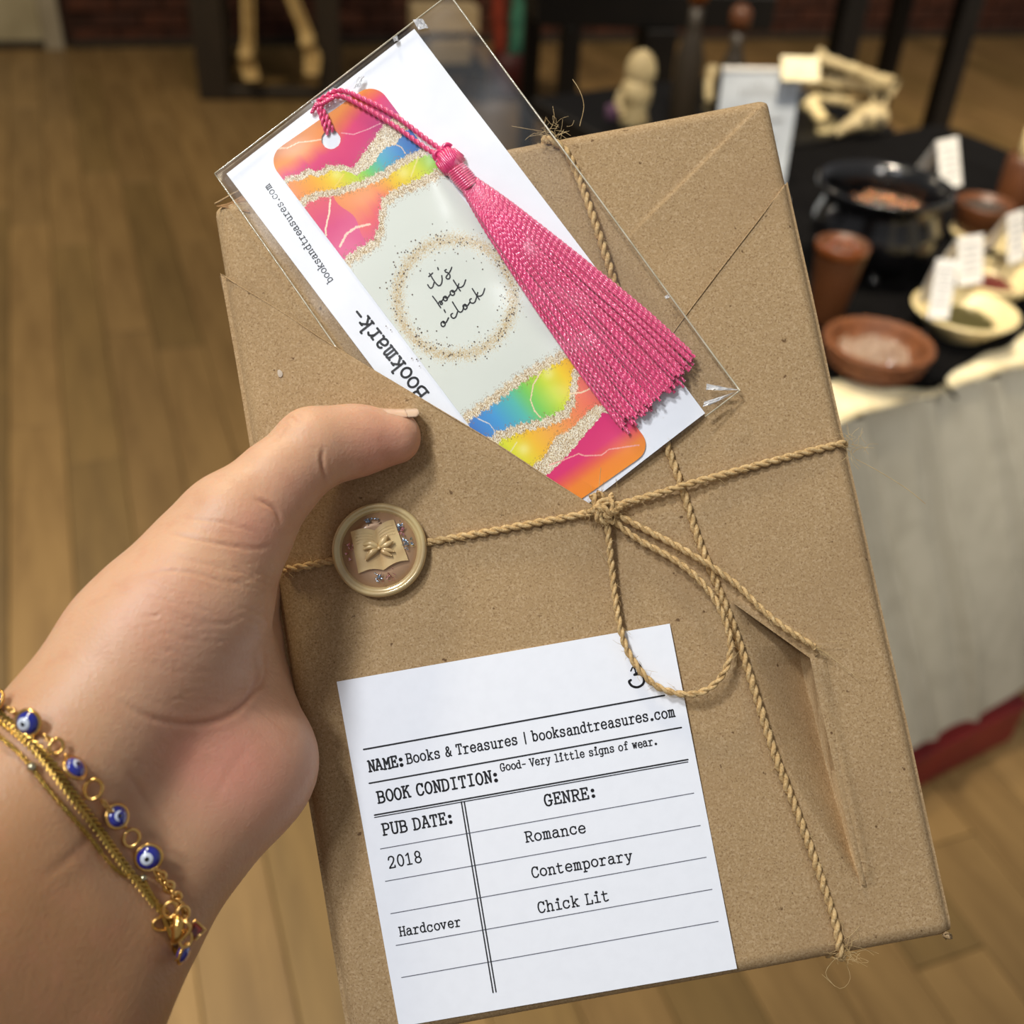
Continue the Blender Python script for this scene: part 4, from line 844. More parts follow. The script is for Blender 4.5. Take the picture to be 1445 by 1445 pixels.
# ------------------------------------------------------------------ sleeve, backing card, bookmark
def stack_h(px, py):
    return .0009+.0017*np.exp(-(dtw(px, py)/95)**2)
def tuck(px, py, h, gap):
    S = below_left(px, py); u, v = buv(px, py, .003); fh = flap_h(np.clip(u, .0006, BW), np.clip(v, .0005, BH-.0005))
    ins = (px < 855) & (S > -25); lim = fh-gap
    w = np.clip((S+25)/25, 0, 1); return np.where(ins, h*(1-w)+np.minimum(h, lim)*w, h)
def h_card(px, py): return tuck(px, py, stack_h(px, py), .0012)
def h_bm(px, py): return tuck(px, py, stack_h(px, py)+.0005, .0008)
def h_front(px, py): return tuck(px, py, stack_h(px, py)+.0011, .0003)
def quad_sheet(c, n, m, hf, th, name, mt, parent, origin=None, smooth=False):
    c = np.array(c, float); s = np.linspace(0, 1, n)[:, None]; t = np.linspace(0, 1, m)[None, :]
    PX = c[0]*((1-s)*(1-t))[..., None]+c[1]*(s*(1-t))[..., None]+c[2]*(s*t)[..., None]+c[3]*((1-s)*t)[..., None]
    h = hf(PX[..., 0], PX[..., 1]); u, v = buv(PX[..., 0], PX[..., 1], .002); P = B(u, v, h)
    V = np.concatenate([P.reshape(-1, 3), (P-EN*th).reshape(-1, 3)]); nF = n*m
    rg = np.array([i*m for i in range(n)]+[(n-1)*m+j for j in range(1, m)]+[i*m+m-1 for i in range(n-2, -1, -1)]+[j for j in range(m-2, 0, -1)]); r2 = np.roll(rg, -1)
    return obj(name, V, np.vstack([gridf(n, m)[:, ::-1], gridf(n, m, nF), np.stack([rg, nF+rg, nF+r2, r2], 1)]), mt, parent, smooth), PX
CARD = [(318, 243), (584, 38), (995, 583), (729, 788)]
bc = thing('backing_card', 'white backing card behind the colourful bookmark with Bookmark typed along its edge', 'card', bp(560, 350, .002))
quad_sheet(CARD, 60, 90, h_card, .0003, 'card', M_white, bc)
hb = lambda x, y: h_card(x, y)+.00006
text_px('booksandtreasures.com', (470.5, 396), (379.5, 258), 9.6, 1.25, 'typed_line', M_ink, bc, hb)
text_px('Bookmark-', (605, 555), (508, 432), 21, 3.3, 'typed_line', M_ink, bc, hb)

# bookmark with printed colours
AC = np.array([.822, -.570]); AC /= np.linalg.norm(AC); AL = np.array([.603, .798]); AL /= np.linalg.norm(AL)
b0 = np.array([374., 219.]); bWd, bLn = 187.0, 653.0
bm_ = thing('bookmark', 'printed rainbow marble bookmark with a gold dotted circle and pink tassel', 'bookmark', bp(560, 380, .0025))
n, m = 230, 790; s = np.linspace(0, bWd, n)[:, None]; t = np.linspace(0, bLn, m)[None, :]
# rounded corners by pulling the outline in
rc = 26.0
def inset(l): 
    e = np.minimum(l, bLn-l); x = np.clip(rc-e, 0, rc); return rc-np.sqrt(np.maximum(rc*rc-x*x, 0))
ins = inset(t+0*s); S2 = ins+(s/bWd)*(bWd-2*ins); PX = b0+S2[..., None]*AC+(t+0*s)[..., None]*AL
X = PX[..., 0]; Y = PX[..., 1]; tt = S2; ll = t+0*s
def z2(x, y): return np.array([370+x*.173, 100+y*.173])
def z3(x, y): return np.array([640+x*.1938, 480+y*.1938])
def curve(zf, pts):
    q = np.array([zf(*p) for p in pts])-b0; a = q@AC; l = q@AL; o = np.argsort(a); return np.interp(tt, a[o], l[o])
nz = rng.normal(0, 1, (n, m)); nz2 = rng.random((n, m)); wv = np.sin(tt*.9)*1.2+np.sin(tt*.37+1)*1.6+np.sin(tt*2.1)*.6
G1 = curve(z2, [(190, 880), (320, 845), (360, 792), (430, 832), (520, 772), (640, 772), (725, 790), (780, 700), (860, 590), (960, 430), (1010, 390)])+wv*.5
G1b = curve(z2, [(190, 900), (330, 870), (370, 830), (430, 862), (520, 800), (640, 800), (740, 835), (860, 750), (950, 610), (1060, 560), (1095, 490), (1110, 470)])+wv*.5
G2 = curve(z2, [(340, 1045), (450, 1000), (560, 990), (680, 945), (800, 900), (960, 820), (1060, 740), (1200, 660), (1280, 630)])+wv*.5
G3 = curve(z2, [(800, 1460), (870, 1420), (920, 1320), (930, 1190), (955, 1060), (1060, 975), (1200, 915), (1350, 830), (1420, 790)])+wv
B1 = curve(z3, [(90, 560), (200, 480), (330, 370), (480, 260), (640, 170), (800, 80), (860, 50)])+wv
B2 = curve(z3, [(250, 750), (400, 690), (560, 650), (700, 590), (755, 500), (770, 400), (780, 300), (820, 230), (900, 160), (960, 120)])+wv
B3 = curve(z3, [(500, 980), (570, 920), (650, 770), (760, 710), (850, 610), (930, 530), (1020, 540), (1100, 570), (1210, 560)])+wv*.4
B3b = curve(z3, [(560, 1060), (650, 975), (760, 850), (850, 730), (940, 625), (970, 570), (1050, 590), (1220, 577)])+wv*.4
def ramp(x, stops):
    xs = [a for a, _ in stops]; cs = np.array([c for _, c in stops], float); return np.stack([np.interp(x, xs, cs[:, k]) for k in range(3)], -1)
ORG, PNK, MAG = (240, 150, 30), (222, 52, 112), (208, 36, 112)
T_ = tt/bWd; cl = np.array([221, 225, 214.])+0*X[..., None]
cl = cl + (np.sin(X*.02+Y*.03)*2)[..., None]
def setm(mask, c): 
    global cl
    cl = np.where(mask[..., None], c, cl)
dtop = ll/(G1+1)
top = ramp(dtop+.22*np.sin(T_*3.5-1.5), [(-.2, ORG), (.25, (240, 140, 44)), (.48, (230, 92, 84)), (.62, PNK), (1.1, MAG)]); top = top*(1-np.clip((T_-.62)*1.6*(dtop-.4), 0, .6))[..., None]+np.array([130, 70, 150])*np.clip((T_-.62)*1.6*(dtop-.4), 0, .6)[..., None]
mid = ramp(T_, [(0, (242, 136, 60)), (.16, (244, 168, 44)), (.3, (240, 208, 40)), (.45, (196, 216, 50)), (.56, (110, 200, 100)), (.68, (70, 170, 190)), (.82, (62, 140, 200)), (1, (60, 110, 186))])
low = ramp((ll-G2)/(G3-G2+1)+.1*np.sin(T_*8), [(0, (244, 160, 84)), (.4, (240, 140, 80)), (.75, (236, 100, 104)), (1, (230, 96, 130))])
lft = ramp((ll-G2)/np.maximum(G3-G2, 1), [(0, (232, 96, 104)), (.5, (222, 76, 130)), (1, (226, 90, 140))])
low = np.where((T_ < .24+.02*np.sin(ll*.1))[..., None], lft, low)
ylw = ramp(T_, [(.5, (242, 160, 60)), (.68, (240, 200, 40)), (.84, (222, 220, 60)), (1, (150, 210, 80))]); k_ = np.clip((T_-.5)/.15, 0, 1)[..., None]; low = low*(1-k_)+ylw*k_
setm(ll < G3, low); setm(ll < G2, mid); setm(ll < G1, top)
bA = ramp(T_, [(0, (70, 124, 200)), (.2, (74, 158, 214)), (.38, (90, 190, 176)), (.5, (124, 206, 92)), (.66, (206, 220, 50)), (.8, (244, 206, 40)), (1, (244, 160, 50))])
bB = ramp(T_, [(0, (190, 214, 70)), (.15, (226, 224, 50)), (.32, (244, 190, 44)), (.55, (244, 160, 84)), (.8, (240, 120, 90)), (1, (230, 100, 104))])
bC = ramp((bLn-ll)/110+.25*(1-T_)*0, [(-.1, (246, 150, 40)), (.18, (242, 136, 50)), (.42, PNK), (1, MAG)])
setm(ll > B1, bA); setm(ll > B2, bB); setm(ll > B3, bC)
GLc = np.array([(244, 234, 206), (226, 206, 166), (196, 168, 126), (250, 244, 228), (150, 118, 80)], float)[(nz2*5).astype(int) % 5]
for g, w in ((G1, 3.5), (G2, 4.5), (G3, 5.5), (B1, 5.5), (B2, 5.5), (B3, 3.0)):
    setm(np.abs(ll-g)*.8 < w+nz*.9, GLc); setm((np.abs(ll-g)*.8 < w+5) & (nz > 1.35), np.array([150, 116, 76.]))
setm((ll > G1) & (ll < G1b), GLc); setm((ll > B3) & (ll < B3b), GLc)
def vein(zf, pts, w, c=(246, 214, 176)):
    q = [zf(*p) for p in pts]; d = 1e9
    for a, b in zip(q[:-1], q[1:]): d = np.minimum(d, pseg(X, Y, a, b))
    setm(d < w*.75*(.6+.6*nz2), np.array(c, float))
vein(z2, [(90, 620), (200, 615), (290, 570), (390, 560), (480, 545)], 1.1); vein(z2, [(640, 492), (740, 505), (850, 465), (960, 415)], .9, (240, 170, 180)); vein(z2, [(1060, 575), (1130, 610), (1165, 660)], 1.0)
vein(z2, [(550, 1040), (540, 1150), (510, 1280), (515, 1330)], 1.7, (250, 226, 196)); vein(z2, [(630, 1420), (680, 1320), (760, 1265), (870, 1240)], 2.4, (250, 214, 190)); vein(z2, [(660, 830), (590, 930)], 1.2, (240, 210, 90)); vein(z2, [(1270, 690), (1210, 850)], 1.5, (236, 226, 130))
vein(z3, [(640, 220), (580, 320), (560, 430), (590, 510), (635, 560)], 1.2); vein(z3, [(175, 565), (260, 605), (295, 650), (300, 720)], 1.0, (226, 220, 210)); vein(z3, [(850, 385), (930, 380), (1020, 340), (1050, 310)], 1.4); vein(z3, [(700, 905), (800, 870), (910, 825), (960, 840), (1080, 835), (1130, 795), (1350, 765)], 1.2, (246, 170, 160)); vein(z3, [(460, 740), (400, 830)], 1.3, (236, 226, 150))
# pale glows in the marble
for zf, c_, r_ in ((z2, (1150, 820), 9), (z3, (690, 240), 9), (z3, (510, 790), 9), (z2, (600, 830), 8)):
    q = zf(*c_); g_ = .5*np.exp(-(((X-q[0])**2+(Y-q[1])**2)/r_**2))[..., None]; cl = cl*(1-g_)+np.array([250, 246, 190])*g_
# gold dotted circle
q = np.array([642., 418.]); rr_ = np.hypot(X-q[0], Y-q[1]); pr = np.exp(-((rr_-82)/8.5)**2); setm(nz2 < pr*.75, GLc*.45+np.array([188, 162, 112])*.55)
cl = np.clip(cl, 0, 255)
h = h_bm(X, Y); u, v = buv(X, Y, .0025); P = B(u, v, h); hq = (462+6, 193)
inh = np.hypot(X-466, Y-194.5) < 13
nF = n*m; fg_ = gridf(n, m)[:, ::-1]; keep = ~inh.ravel()[fg_].any(1)
V = np.concatenate([P.reshape(-1, 3), (P-EN*.0004).reshape(-1, 3)])
rg = np.array([i*m for i in range(n)]+[(n-1)*m+j for j in range(1, m)]+[i*m+m-1 for i in range(n-2, -1, -1)]+[j for j in range(m-2, 0, -1)]); r2 = np.roll(rg, -1)
bmo = obj('printed_card', V, np.vstack([fg_[keep], (fg_[keep]+nF)[:, ::-1], np.stack([rg, nF+rg, nF+r2, r2], 1)]), M_print, bm_, False)
at = bmo.data.attributes.new('print', 'FLOAT_COLOR', 'POINT'); cc = np.ones((2*nF, 4), np.float32); cc[:nF, :3] = lin(cl.reshape(-1, 3)); cc[nF:, :3] = lin((226, 228, 212)); at.data.foreach_set('color', cc.ravel())
# the dots drawn larger, and handwritten words
V2 = []; F2 = []
def dot(x, y, r):
    k = len(V2); V2.extend([np.array([x+r*math.cos(a), y+r*math.sin(a)]) for a in np.linspace(0, 6.283, 7)[:-1]]); F2.append(tuple(range(k, k+6)))
for i in range(330):
    a = random.random()*6.283; r = 82+random.gauss(0, 10); x = q[0]+r*math.cos(a); y = q[1]+r*math.sin(a); dot(x, y, random.uniform(.55, 1.25))
for x, y in ((536, 406), (546, 407), (551, 396), (561, 357), (571, 356), (575, 355), (617, 338), (646, 358), (681, 380), (593, 382), (722, 443), (723, 434), (587, 450), (595, 469), (603, 467), (616, 467), (674, 461), (588, 507)): dot(x, y, 1.15)
hw = lambda x, y: h_bm(x, y)+.00006
put(np.array(V2), F2, 'gold_dots', mat('dark_bronze_print', col(96, 74, 50), .5, noise=(900, col(50, 36, 24), .4, .7)), bm_, hw)
V2 = []; F2 = []
def zh(x, y): return (590+x*.0692, 365+y*.0692)
for st_ in ([(195, 530), (225, 580), (262, 603), (300, 570), (328, 480)], [(230, 300), (290, 400), (350, 490), (400, 540), (430, 552), (470, 520), (490, 440), (482, 345)], [(215, 365), (250, 335), (298, 292)], [(400, 180), (412, 225)],
            [(575, 222), (545, 240), (560, 270), (610, 290), (650, 340), (640, 400), (600, 415), (570, 385), (590, 340), (640, 280), (670, 220), (685, 175)],
            [(295, 765), (380, 880), (460, 1000)], [(415, 910), (440, 870), (470, 870), (495, 905), (480, 935), (455, 925), (460, 895), (500, 840), (540, 770)],
            [(550, 765), (515, 790), (520, 840), (560, 862), (595, 830), (580, 780), (550, 765), (560, 800), (600, 800), (650, 730)], [(690, 645), (655, 675), (665, 730), (710, 748), (742, 715), (725, 660), (690, 645), (705, 680), (745, 670), (790, 620), (830, 510)],
            [(718, 435), (790, 550), (862, 660)], [(812, 575), (870, 585), (930, 540), (970, 430)], [(530, 1040), (555, 1095)],
            [(510, 1275), (470, 1310), (475, 1365), (515, 1385), (550, 1350), (540, 1295), (510, 1275), (520, 1310), (570, 1300), (620, 1205)],
            [(705, 1115), (670, 1140), (680, 1190), (725, 1215), (770, 1180), (805, 1080)], [(700, 880), (760, 980), (820, 1070), (870, 1090), (910, 1050), (935, 950)],
            [(950, 930), (915, 960), (930, 1015), (965, 1035), (998, 995), (980, 945), (950, 930), (965, 965), (1010, 955), (1060, 880)],
            [(1085, 815), (1055, 835), (1062, 885), (1110, 910), (1160, 880), (1190, 790), (1215, 690)], [(1105, 612), (1180, 730), (1250, 835)], [(1195, 755), (1260, 765), (1320, 720), (1358, 608)]):
    ribbon(cr2([zh(*p) for p in st_], 4), 1.9, V2, F2, 6)
put(np.array(V2), F2, 'handwritten_words', M_ink, bm_, hw)

# tassel
tas = bm_
def hp(x, y, dh=0.0):
    x_ = np.asarray(float(x)); y_ = np.asarray(float(y)); hh_ = float(stack_h(x_, y_))+.0005+dh; return bp(x_, y_, hh_)
def cordpath(pts): return spline([hp(x, y, d) for x, y, d in pts], .00035)
mb = rope(cordpath([(463, 190, -.0003), (458, 178, .0006), (452, 160, .0008), (447, 147, .0008), (460, 136, .0009), (482, 128, .0009), (520, 143, .0009), (560, 165, .0009), (600, 195, .0010), (624, 212, .0016)]), .00080, 2, .0036, 8)
rope(cordpath([(469, 185, -.0002), (466, 178, .0009), (458, 160, .0011), (453, 150, .0012), (468, 138, .0014), (485, 137, .0011), (520, 155, .0010), (560, 180, .0010), (598, 207, .0011), (622, 222, .0015)]), .00080, 2, .0036, 8, mb)
rope(cordpath([(440, 160, .0004), (446, 149, .0012), (456, 146, .0018), (470, 138, .0018)]), .0006, 3, .0022, 6, mb)
mb.build('cord', M_pink, bm_)
# knot head: wound loops
mb = MB(); kc = np.array([634., 226.]); kd = np.array([.62, .785]); kn = np.array([.785, -.62])
for i in range(13):
    f_ = (i-6)/6.; w_ = 19*math.sqrt(max(1-f_*f_*.85, .05)); pts = []
    for a in np.linspace(0, np.pi, 9):
        p = kc+kn*f_*16+kd*(-math.cos(a))*w_*.95+kn*math.cos(a)*3*math.sin(i); pts.append(hp(p[0], p[1], .0006+.0026*math.sin(a)*math.sqrt(max(1-f_*f_, .1))))
    V, Fc = tube(spline(pts, .0006), .00062, 7); mb.add(V, Fc)
V, Fc = sphere(hp(kc[0], kc[1], .0012), .0026, 18, 12, (1, 1, .8)); mb.add(V, Fc)
for s0 in (-1, 1):
    p = kc-kd*13+kn*s0*8; a_ = [hp(*(p+kn*6*math.cos(t)-kd*7*math.sin(t)), .0012+.0006*math.sin(t)) for t in np.linspace(0, 3.4, 9)]
    V, Fc = tube(spline(a_, .0005), .0007, 7); mb.add(V, Fc)
mb.build('knot', M_pinkk, bm_)
mb = MB(); n0, n1 = np.array([643., 238.]), np.array([663., 262.]); nd = (n1-n0)/np.hypot(*(n1-n0)); nn = np.array([nd[1], -nd[0]])
for i in range(10):
    c_ = n0+(n1-n0)*i/9; rr0 = 12.5+1.5*math.sin(i/9*3.1); pts = []
    for a in np.linspace(-.35, np.pi+.35, 13): p = c_+nn*rr0*math.cos(a)+nd*1.2*math.cos(a); pts.append(hp(p[0], p[1], .0010+.0022*math.sin(a)))
    V, Fc = tube(np.array(pts), .00040, 7); mb.add(V, Fc)
mb.build('neck_binding', M_pink, bm_)
mb = MB(); ns = 0
def strand(a, layer, jit=1.0, endx=None):
    global ns
    p0 = np.array([653., 268.])*(1-a)+np.array([672., 251.])*a
    e = (np.array([884., 598.])*(1-a)+np.array([984., 500.])*a) + kd*0 + AL*(14*math.sin(a*3.14)*.6)
    e = e + AL*random.gauss(-2, 5.5)*jit + AC*random.gauss(0, 2.0)*jit if endx is None else np.array(endx)
    mdp = p0*.5+e*.5; bow = (a-.5)*26; mdp = mdp+AC*bow*.5+AC*random.gauss(0, 1.2)
    q1 = p0*.82+e*.18+AC*(a-.5)*10; q3 = p0*.22+e*.78+AC*((a-.5)*10+random.gauss(0, 1.2))
    hz = lambda f_, env: .0006+env*(.0003+.00075*layer)*(1+.4*math.sin(a*3.14159))
    pts = [hp(p0[0], p0[1], .0010+.0006*layer), hp(q1[0], q1[1], hz(.2, 1.15)+.0007), hp(mdp[0], mdp[1], hz(.5, 1.0)+random.gauss(0, .00015)), hp(q3[0], q3[1], hz(.8, .85)), hp(e[0], e[1], hz(1, .7)+random.gauss(0, .0002))]
    P = spline(pts, .00055); ply_ph = random.random()*6.28
    T_, N_, B_ = frames(P); s_ = np.concatenate([[0], np.cumsum(np.linalg.norm(np.diff(P, axis=0), axis=1))]); an = np.linspace(0, 2*np.pi, 8, endpoint=False)
    tw = 2*np.pi*s_/.0036+ply_ph; rad = .00046*(.70+.52*np.cos(an)[None, :]**2)+0*s_[:, None]
    aa = an[None, :]+tw[:, None]
    V = P[:, None, :]+rad[..., None]*(np.cos(aa)[..., None]*N_[:, None, :]+np.sin(aa)[..., None]*B_[:, None, :])
    Fs = gridf(len(P), 8, wrap_v=True); SV.append(V.reshape(-1, 3)); SF.append(Fs+ns); ns += len(P)*8
SV = []; SF = []
for layer, cnt in ((0, 46), (1, 44), (2, 36)):
    for i in range(cnt):
        a = (i+.5)/cnt*(1-.04*layer)+.02*layer; strand(min(max(a+random.gauss(0, .006), 0), 1), layer)
for a, e in ((.0, (871, 596)), (.0, (878, 604)), (-.02, (888, 612))):
    strand(a, 0, 0, e)
o = obj('fringe', np.concatenate(SV), np.vstack(SF), M_pink, bm_); stuff(o)

# clear sleeve
slv = thing('clear_sleeve', 'clear plastic sleeve around the bookmark and its white card', 'sleeve', bp(660, 280, .003))
SLV = [(303, 245), (634, -8), (1044, 551), (713, 804)]
def tasb(px, py):   # bulge over the tassel
    a = np.clip(((px-640)*.603+(py-225)*.798)/400, -.1, 1.05); cx_ = 640+(935-640)*a; cy_ = 228+(548-228)*a; wd_2 = 22+60*np.clip(a, 0, 1)
    d = np.abs((px-cx_)*.822-(py-cy_)*.57)/wd_2; return .0040*np.exp(-(d**2)*.7)*np.clip((a+.1)*6, 0, 1)*np.clip((1.12-a)*7, 0, 1)
def h_slv(px, py): return h_front(px, py)+np.where(below_left(px, py) < -5, 1, 0)*(tasb(px, py)+.0002*np.sin(px*.05+py*.02)+.00015*np.sin(py*.09))
quad_sheet(SLV, 120, 200, h_slv, 0, 'front_film', M_film, slv, smooth=True)
bpy.data.objects['front_film'].data.validate()
def edge_t(pts, r, nm, m=M_seam):
    P = [bp(np.float64(x), np.float64(y), float(h_slv(np.array(float(x)), np.array(float(y))))) for x, y in pts]
    P = spline(P, .002); V, Fc = tube(P, r, 6); obj(nm, V, Fc, m, slv)
edge_t([(303, 245), (420, 156), (540, 64), (634, -8)], .00022, 'film_edge'); edge_t([(634, -8), (720, 110), (790, 205), (900, 355), (1000, 492), (1044, 551)], .00026, 'film_edge')
edge_t([(303, 245), (350, 312), (420, 412), (477, 494)], .00022, 'film_edge'); edge_t([(1044, 551), (1010, 577), (995, 588)], .0002, 'film_edge')
# back film, slightly below the card
quad_sheet(SLV, 40, 60, lambda x, y: h_card(x, y)-.0005, 0, 'back_film', M_film, slv, smooth=True)
# crinkles whose near-white colour paints in the glints: at the lower right corner, the top edge and the top corner
def crk(pts, amp, nm='crinkle_glint', hh=.0012):
    c = np.array(pts, float); n = 9; s = np.linspace(0, 1, n)[:, None]; t = np.linspace(0, 1, 5)[None, :]
    PX = c[0]*((1-s)*(1-t))[..., None]+c[1]*(s*(1-t))[..., None]+c[2]*(s*t)[..., None]+c[3]*((1-s)*t)[..., None]
    h = h_slv(PX[..., 0], PX[..., 1])+.0003+np.abs(rng.normal(0, amp, PX.shape[:2])); u, v = buv(PX[..., 0], PX[..., 1], .003)
    obj(nm, B(u, v, h), gridf(n, 5)[:, ::-1], M_glint, slv, False)
crk([(1043, 551), (996, 543), (995, 552), (1020, 552)], .0003); crk([(1040, 553), (992, 569), (990, 576), (1000, 574)], .0003)
crk([(582, 26), (596, 25), (604, 38), (590, 40)], .0004); crk([(553, 51), (560, 48), (562, 55), (556, 57)], .0003); crk([(455, 133), (470, 122), (474, 126), (460, 138)], .0003); crk([(438, 142), (446, 138), (448, 142), (441, 146)], .0003)
crk([(505, 108), (514, 106), (510, 120), (498, 124)], .00015)
crk([(936, 422), (941, 418), (944, 422), (939, 425)], .00015)

# ------------------------------------------------------------------ wax seal
sc_ = np.array([536., 776.]); SH = .0016
sl = thing('wax_seal', 'round gold wax seal with a small open book and bow, on the twine', 'wax seal', bp(536, 776, SH))
ctr = bp(536., 776., SH); rS = 67*(((ctr-CAM)@F)/FPX)
def sp(x, y, h): return bp(np.float64(440+x*.1384), np.float64(680+y*.1384), h)
prof = [(0, -.0004), (rS*.97, -.0004), (rS*1.0, .0002), (rS*.995, .0012), (rS*.97, .0020), (rS*.93, .0023), (rS*.885, .0020), (rS*.87, .0015), (rS*.845, .0016), (rS*.82, .0012), (rS*.80, .0007), (rS*.79, .0005)]
V, Fc = lathe(prof, 96, ctr, EN, 1.0, EU, .006); obj('rim', V, Fc, M_seal, sl)
V, Fc = lathe([(0, .0006), (rS*.5, .0006), (rS*.79, .0005), (rS*.80, 0)], 64, ctr, EN, 1.0, EU, .006); obj('inner_disc', V, Fc, M_sealin, sl)
def page(c4, h0, hmax, flip):
    n = 16; s = np.linspace(0, 1, n)[:, None]; t = np.linspace(0, 1, 12)[None, :]; c = np.array(c4, float)
    Q = c[0]*((1-s)*(1-t))[..., None]+c[1]*(s*(1-t))[..., None]+c[2]*(s*t)[..., None]+c[3]*((1-s)*t)[..., None]
    bulge = np.sin(np.pi*np.clip(s, 0, 1)**.8)*.5+.15; Q = Q+np.array([0, -1])*(np.sin(np.pi*s)*28)[..., None]
    hh_ = SH+h0+hmax*bulge+0*t; P = np.array([[sp(Q[i, j, 0], Q[i, j, 1], hh_[i, j]) for j in range(12)] for i in range(n)])
    hh_ = hh_ + .00008*np.sin(t*40); P2 = P-EN*(hh_-SH-.0003)[..., None]; nF = n*12
    rg = np.array([i*12 for i in range(n)]+[(n-1)*12+j for j in range(1, 12)]+[i*12+11 for i in range(n-2, -1, -1)]+[j for j in range(10, 0, -1)]); r2 = np.roll(rg, -1)
    f = np.vstack([gridf(n, 12), np.stack([rg, nF+rg, nF+r2, r2], 1)]);
    obj('book_page_relief', np.concatenate([P.reshape(-1, 3), P2.reshape(-1, 3)]), f if flip else f[:, ::-1], M_sealbk, sl, False)
    mb = MB()
    for k in range(4):
        tq = .12+.07*k; L = [(c[0]*(1-a_)+c[1]*a_)*(1-tq)+(c[3]*(1-a_)+c[2]*a_)*tq+np.array([0, -1])*math.sin(np.pi*a_)*28 for a_ in np.linspace(.15, .85, 6)]
        V, Fc = tube([sp(p[0], p[1], SH+h0+hmax*(math.sin(np.pi*a_**.8)*.5+.15)+.00004) for p, a_ in zip(L, np.linspace(.15, .85, 6))], .00007, 5); mb.add(V, Fc)
    mb.build('page_lines', M_sealbk, sl)
page([(395, 510), (640, 495), (730, 900), (475, 935)], .0012, .0009, False); page([(640, 495), (835, 385), (985, 800), (730, 900)], .0012, .0009, False)
for c4 in ([(395, 510), (415, 505), (500, 940), (470, 985)],): pass
def petal(pts, r, nm, zz=.0025):
    P = spline([sp(x, y, SH+zz+.0003*math.sin(i)) for i, (x, y) in enumerate(pts)], .0003); k = np.linspace(0, 1, len(P)); V, Fc = tube(P, r*(.35+.75*np.sin(np.pi*k**.8)), 9); obj(nm, V, Fc, M_sealbk, sl)
petal([(680, 672), (610, 630), (520, 640)], 0.00085, 'bow_loop'); petal([(680, 672), (600, 660), (515, 690)], 0.00062, 'bow_loop'); petal([(690, 665), (730, 600), (770, 545)], 0.00093, 'bow_loop'); petal([(690, 668), (760, 640), (830, 600)], 0.00078, 'bow_loop')
petal([(680, 680), (610, 720), (545, 800)], 0.00085, 'bow_tail', .0022); petal([(695, 680), (760, 690), (840, 710)], 0.00070, 'bow_tail', .0022); petal([(695, 685), (750, 720), (815, 755)], 0.00070, 'bow_tail', .0022)
V, Fc = sphere(sp(685, 675, SH+.0031), .00055, 12, 8, (1, 1, .9)); obj('bow_knot', V, Fc, M_sealbk, sl)
for cx_, cy_, m, sx_, sy_ in ((600, 390, M_foilb, 75, 55), (370, 690, M_foilp, 48, 85), (920, 490, M_foilp, 60, 60), (975, 620, M_foilb, 55, 55), (770, 965, M_foilp, 95, 65), (880, 430, M_foilb, 30, 50), (680, 970, M_foilb, 35, 35)):
    mb = MB()
    for i in range(16):
        x, y = cx_+random.gauss(0, sx_*.45), cy_+random.gauss(0, sy_*.45); w_ = [sp(x+random.uniform(-30, 30), y+random.uniform(-30, 30), SH+.0009+random.random()*.0010) for _ in range(3)]; mb.add(w_, [(0, 1, 2)])
    mb.build('foil_flake', m, sl, False)

# ------------------------------------------------------------------ jute twine
TR = .00108
tw = thing('jute_twine', 'jute twine tied around the wrapped book with a bow', 'twine', bp(852., 720., .003))
def fl(x, y, inflap=True):
    u, v = buv(float(x), float(y), .001); f = flap_h if inflap else body_h; return float(f(np.array(np.clip(u, .0006, BW-.0003)), np.array(np.clip(v, .0003, BH-.0003))))
def twpath(pts, flapped=None):
    P = []
    for x, y, d in pts:
        b = y > 270 if flapped is None else flapped
        P.append(bp(np.float64(x), np.float64(y), fl(x, y, b)+TR*.85+d))
    return P
fib = MB()
def hairs(P, dens, ln=.004, r=.00005):
    P = np.asarray(P); T_, N_, B_ = frames(P); n = int(len(P)*dens)
    for _ in range(n):
        i = random.randrange(len(P)); a = random.random()*6.28; d = N_[i]*math.cos(a)+B_[i]*math.sin(a)
        if d@EN < -.3: d = -d
        L = ln*random.uniform(.3, 1.3); t = T_[i]*random.uniform(-1, 1)
        p0 = P[i]+d*TR*.7; p1 = p0+(d*.5+t*.6)*L*.5; p2 = p1+(d*.2+t*.8+rng.normal(0, .3, 3))*L*.5
        V, Fc = tube([p0, p1, p2], [r, r*.9, r*.5], 3, False); fib.add(V, Fc)
def twine(name, pts, rad=TR, flapped=None, world=None, dens=.5, pl_=2, pitch=.0062):
    P = spline(world if world is not None else twpath(pts, flapped), .00045); mb = rope(P, rad, pl_, pitch, 9, None, 1, .05)
    o = mb.build(name, M_jute, tw); hairs(P, dens); return P
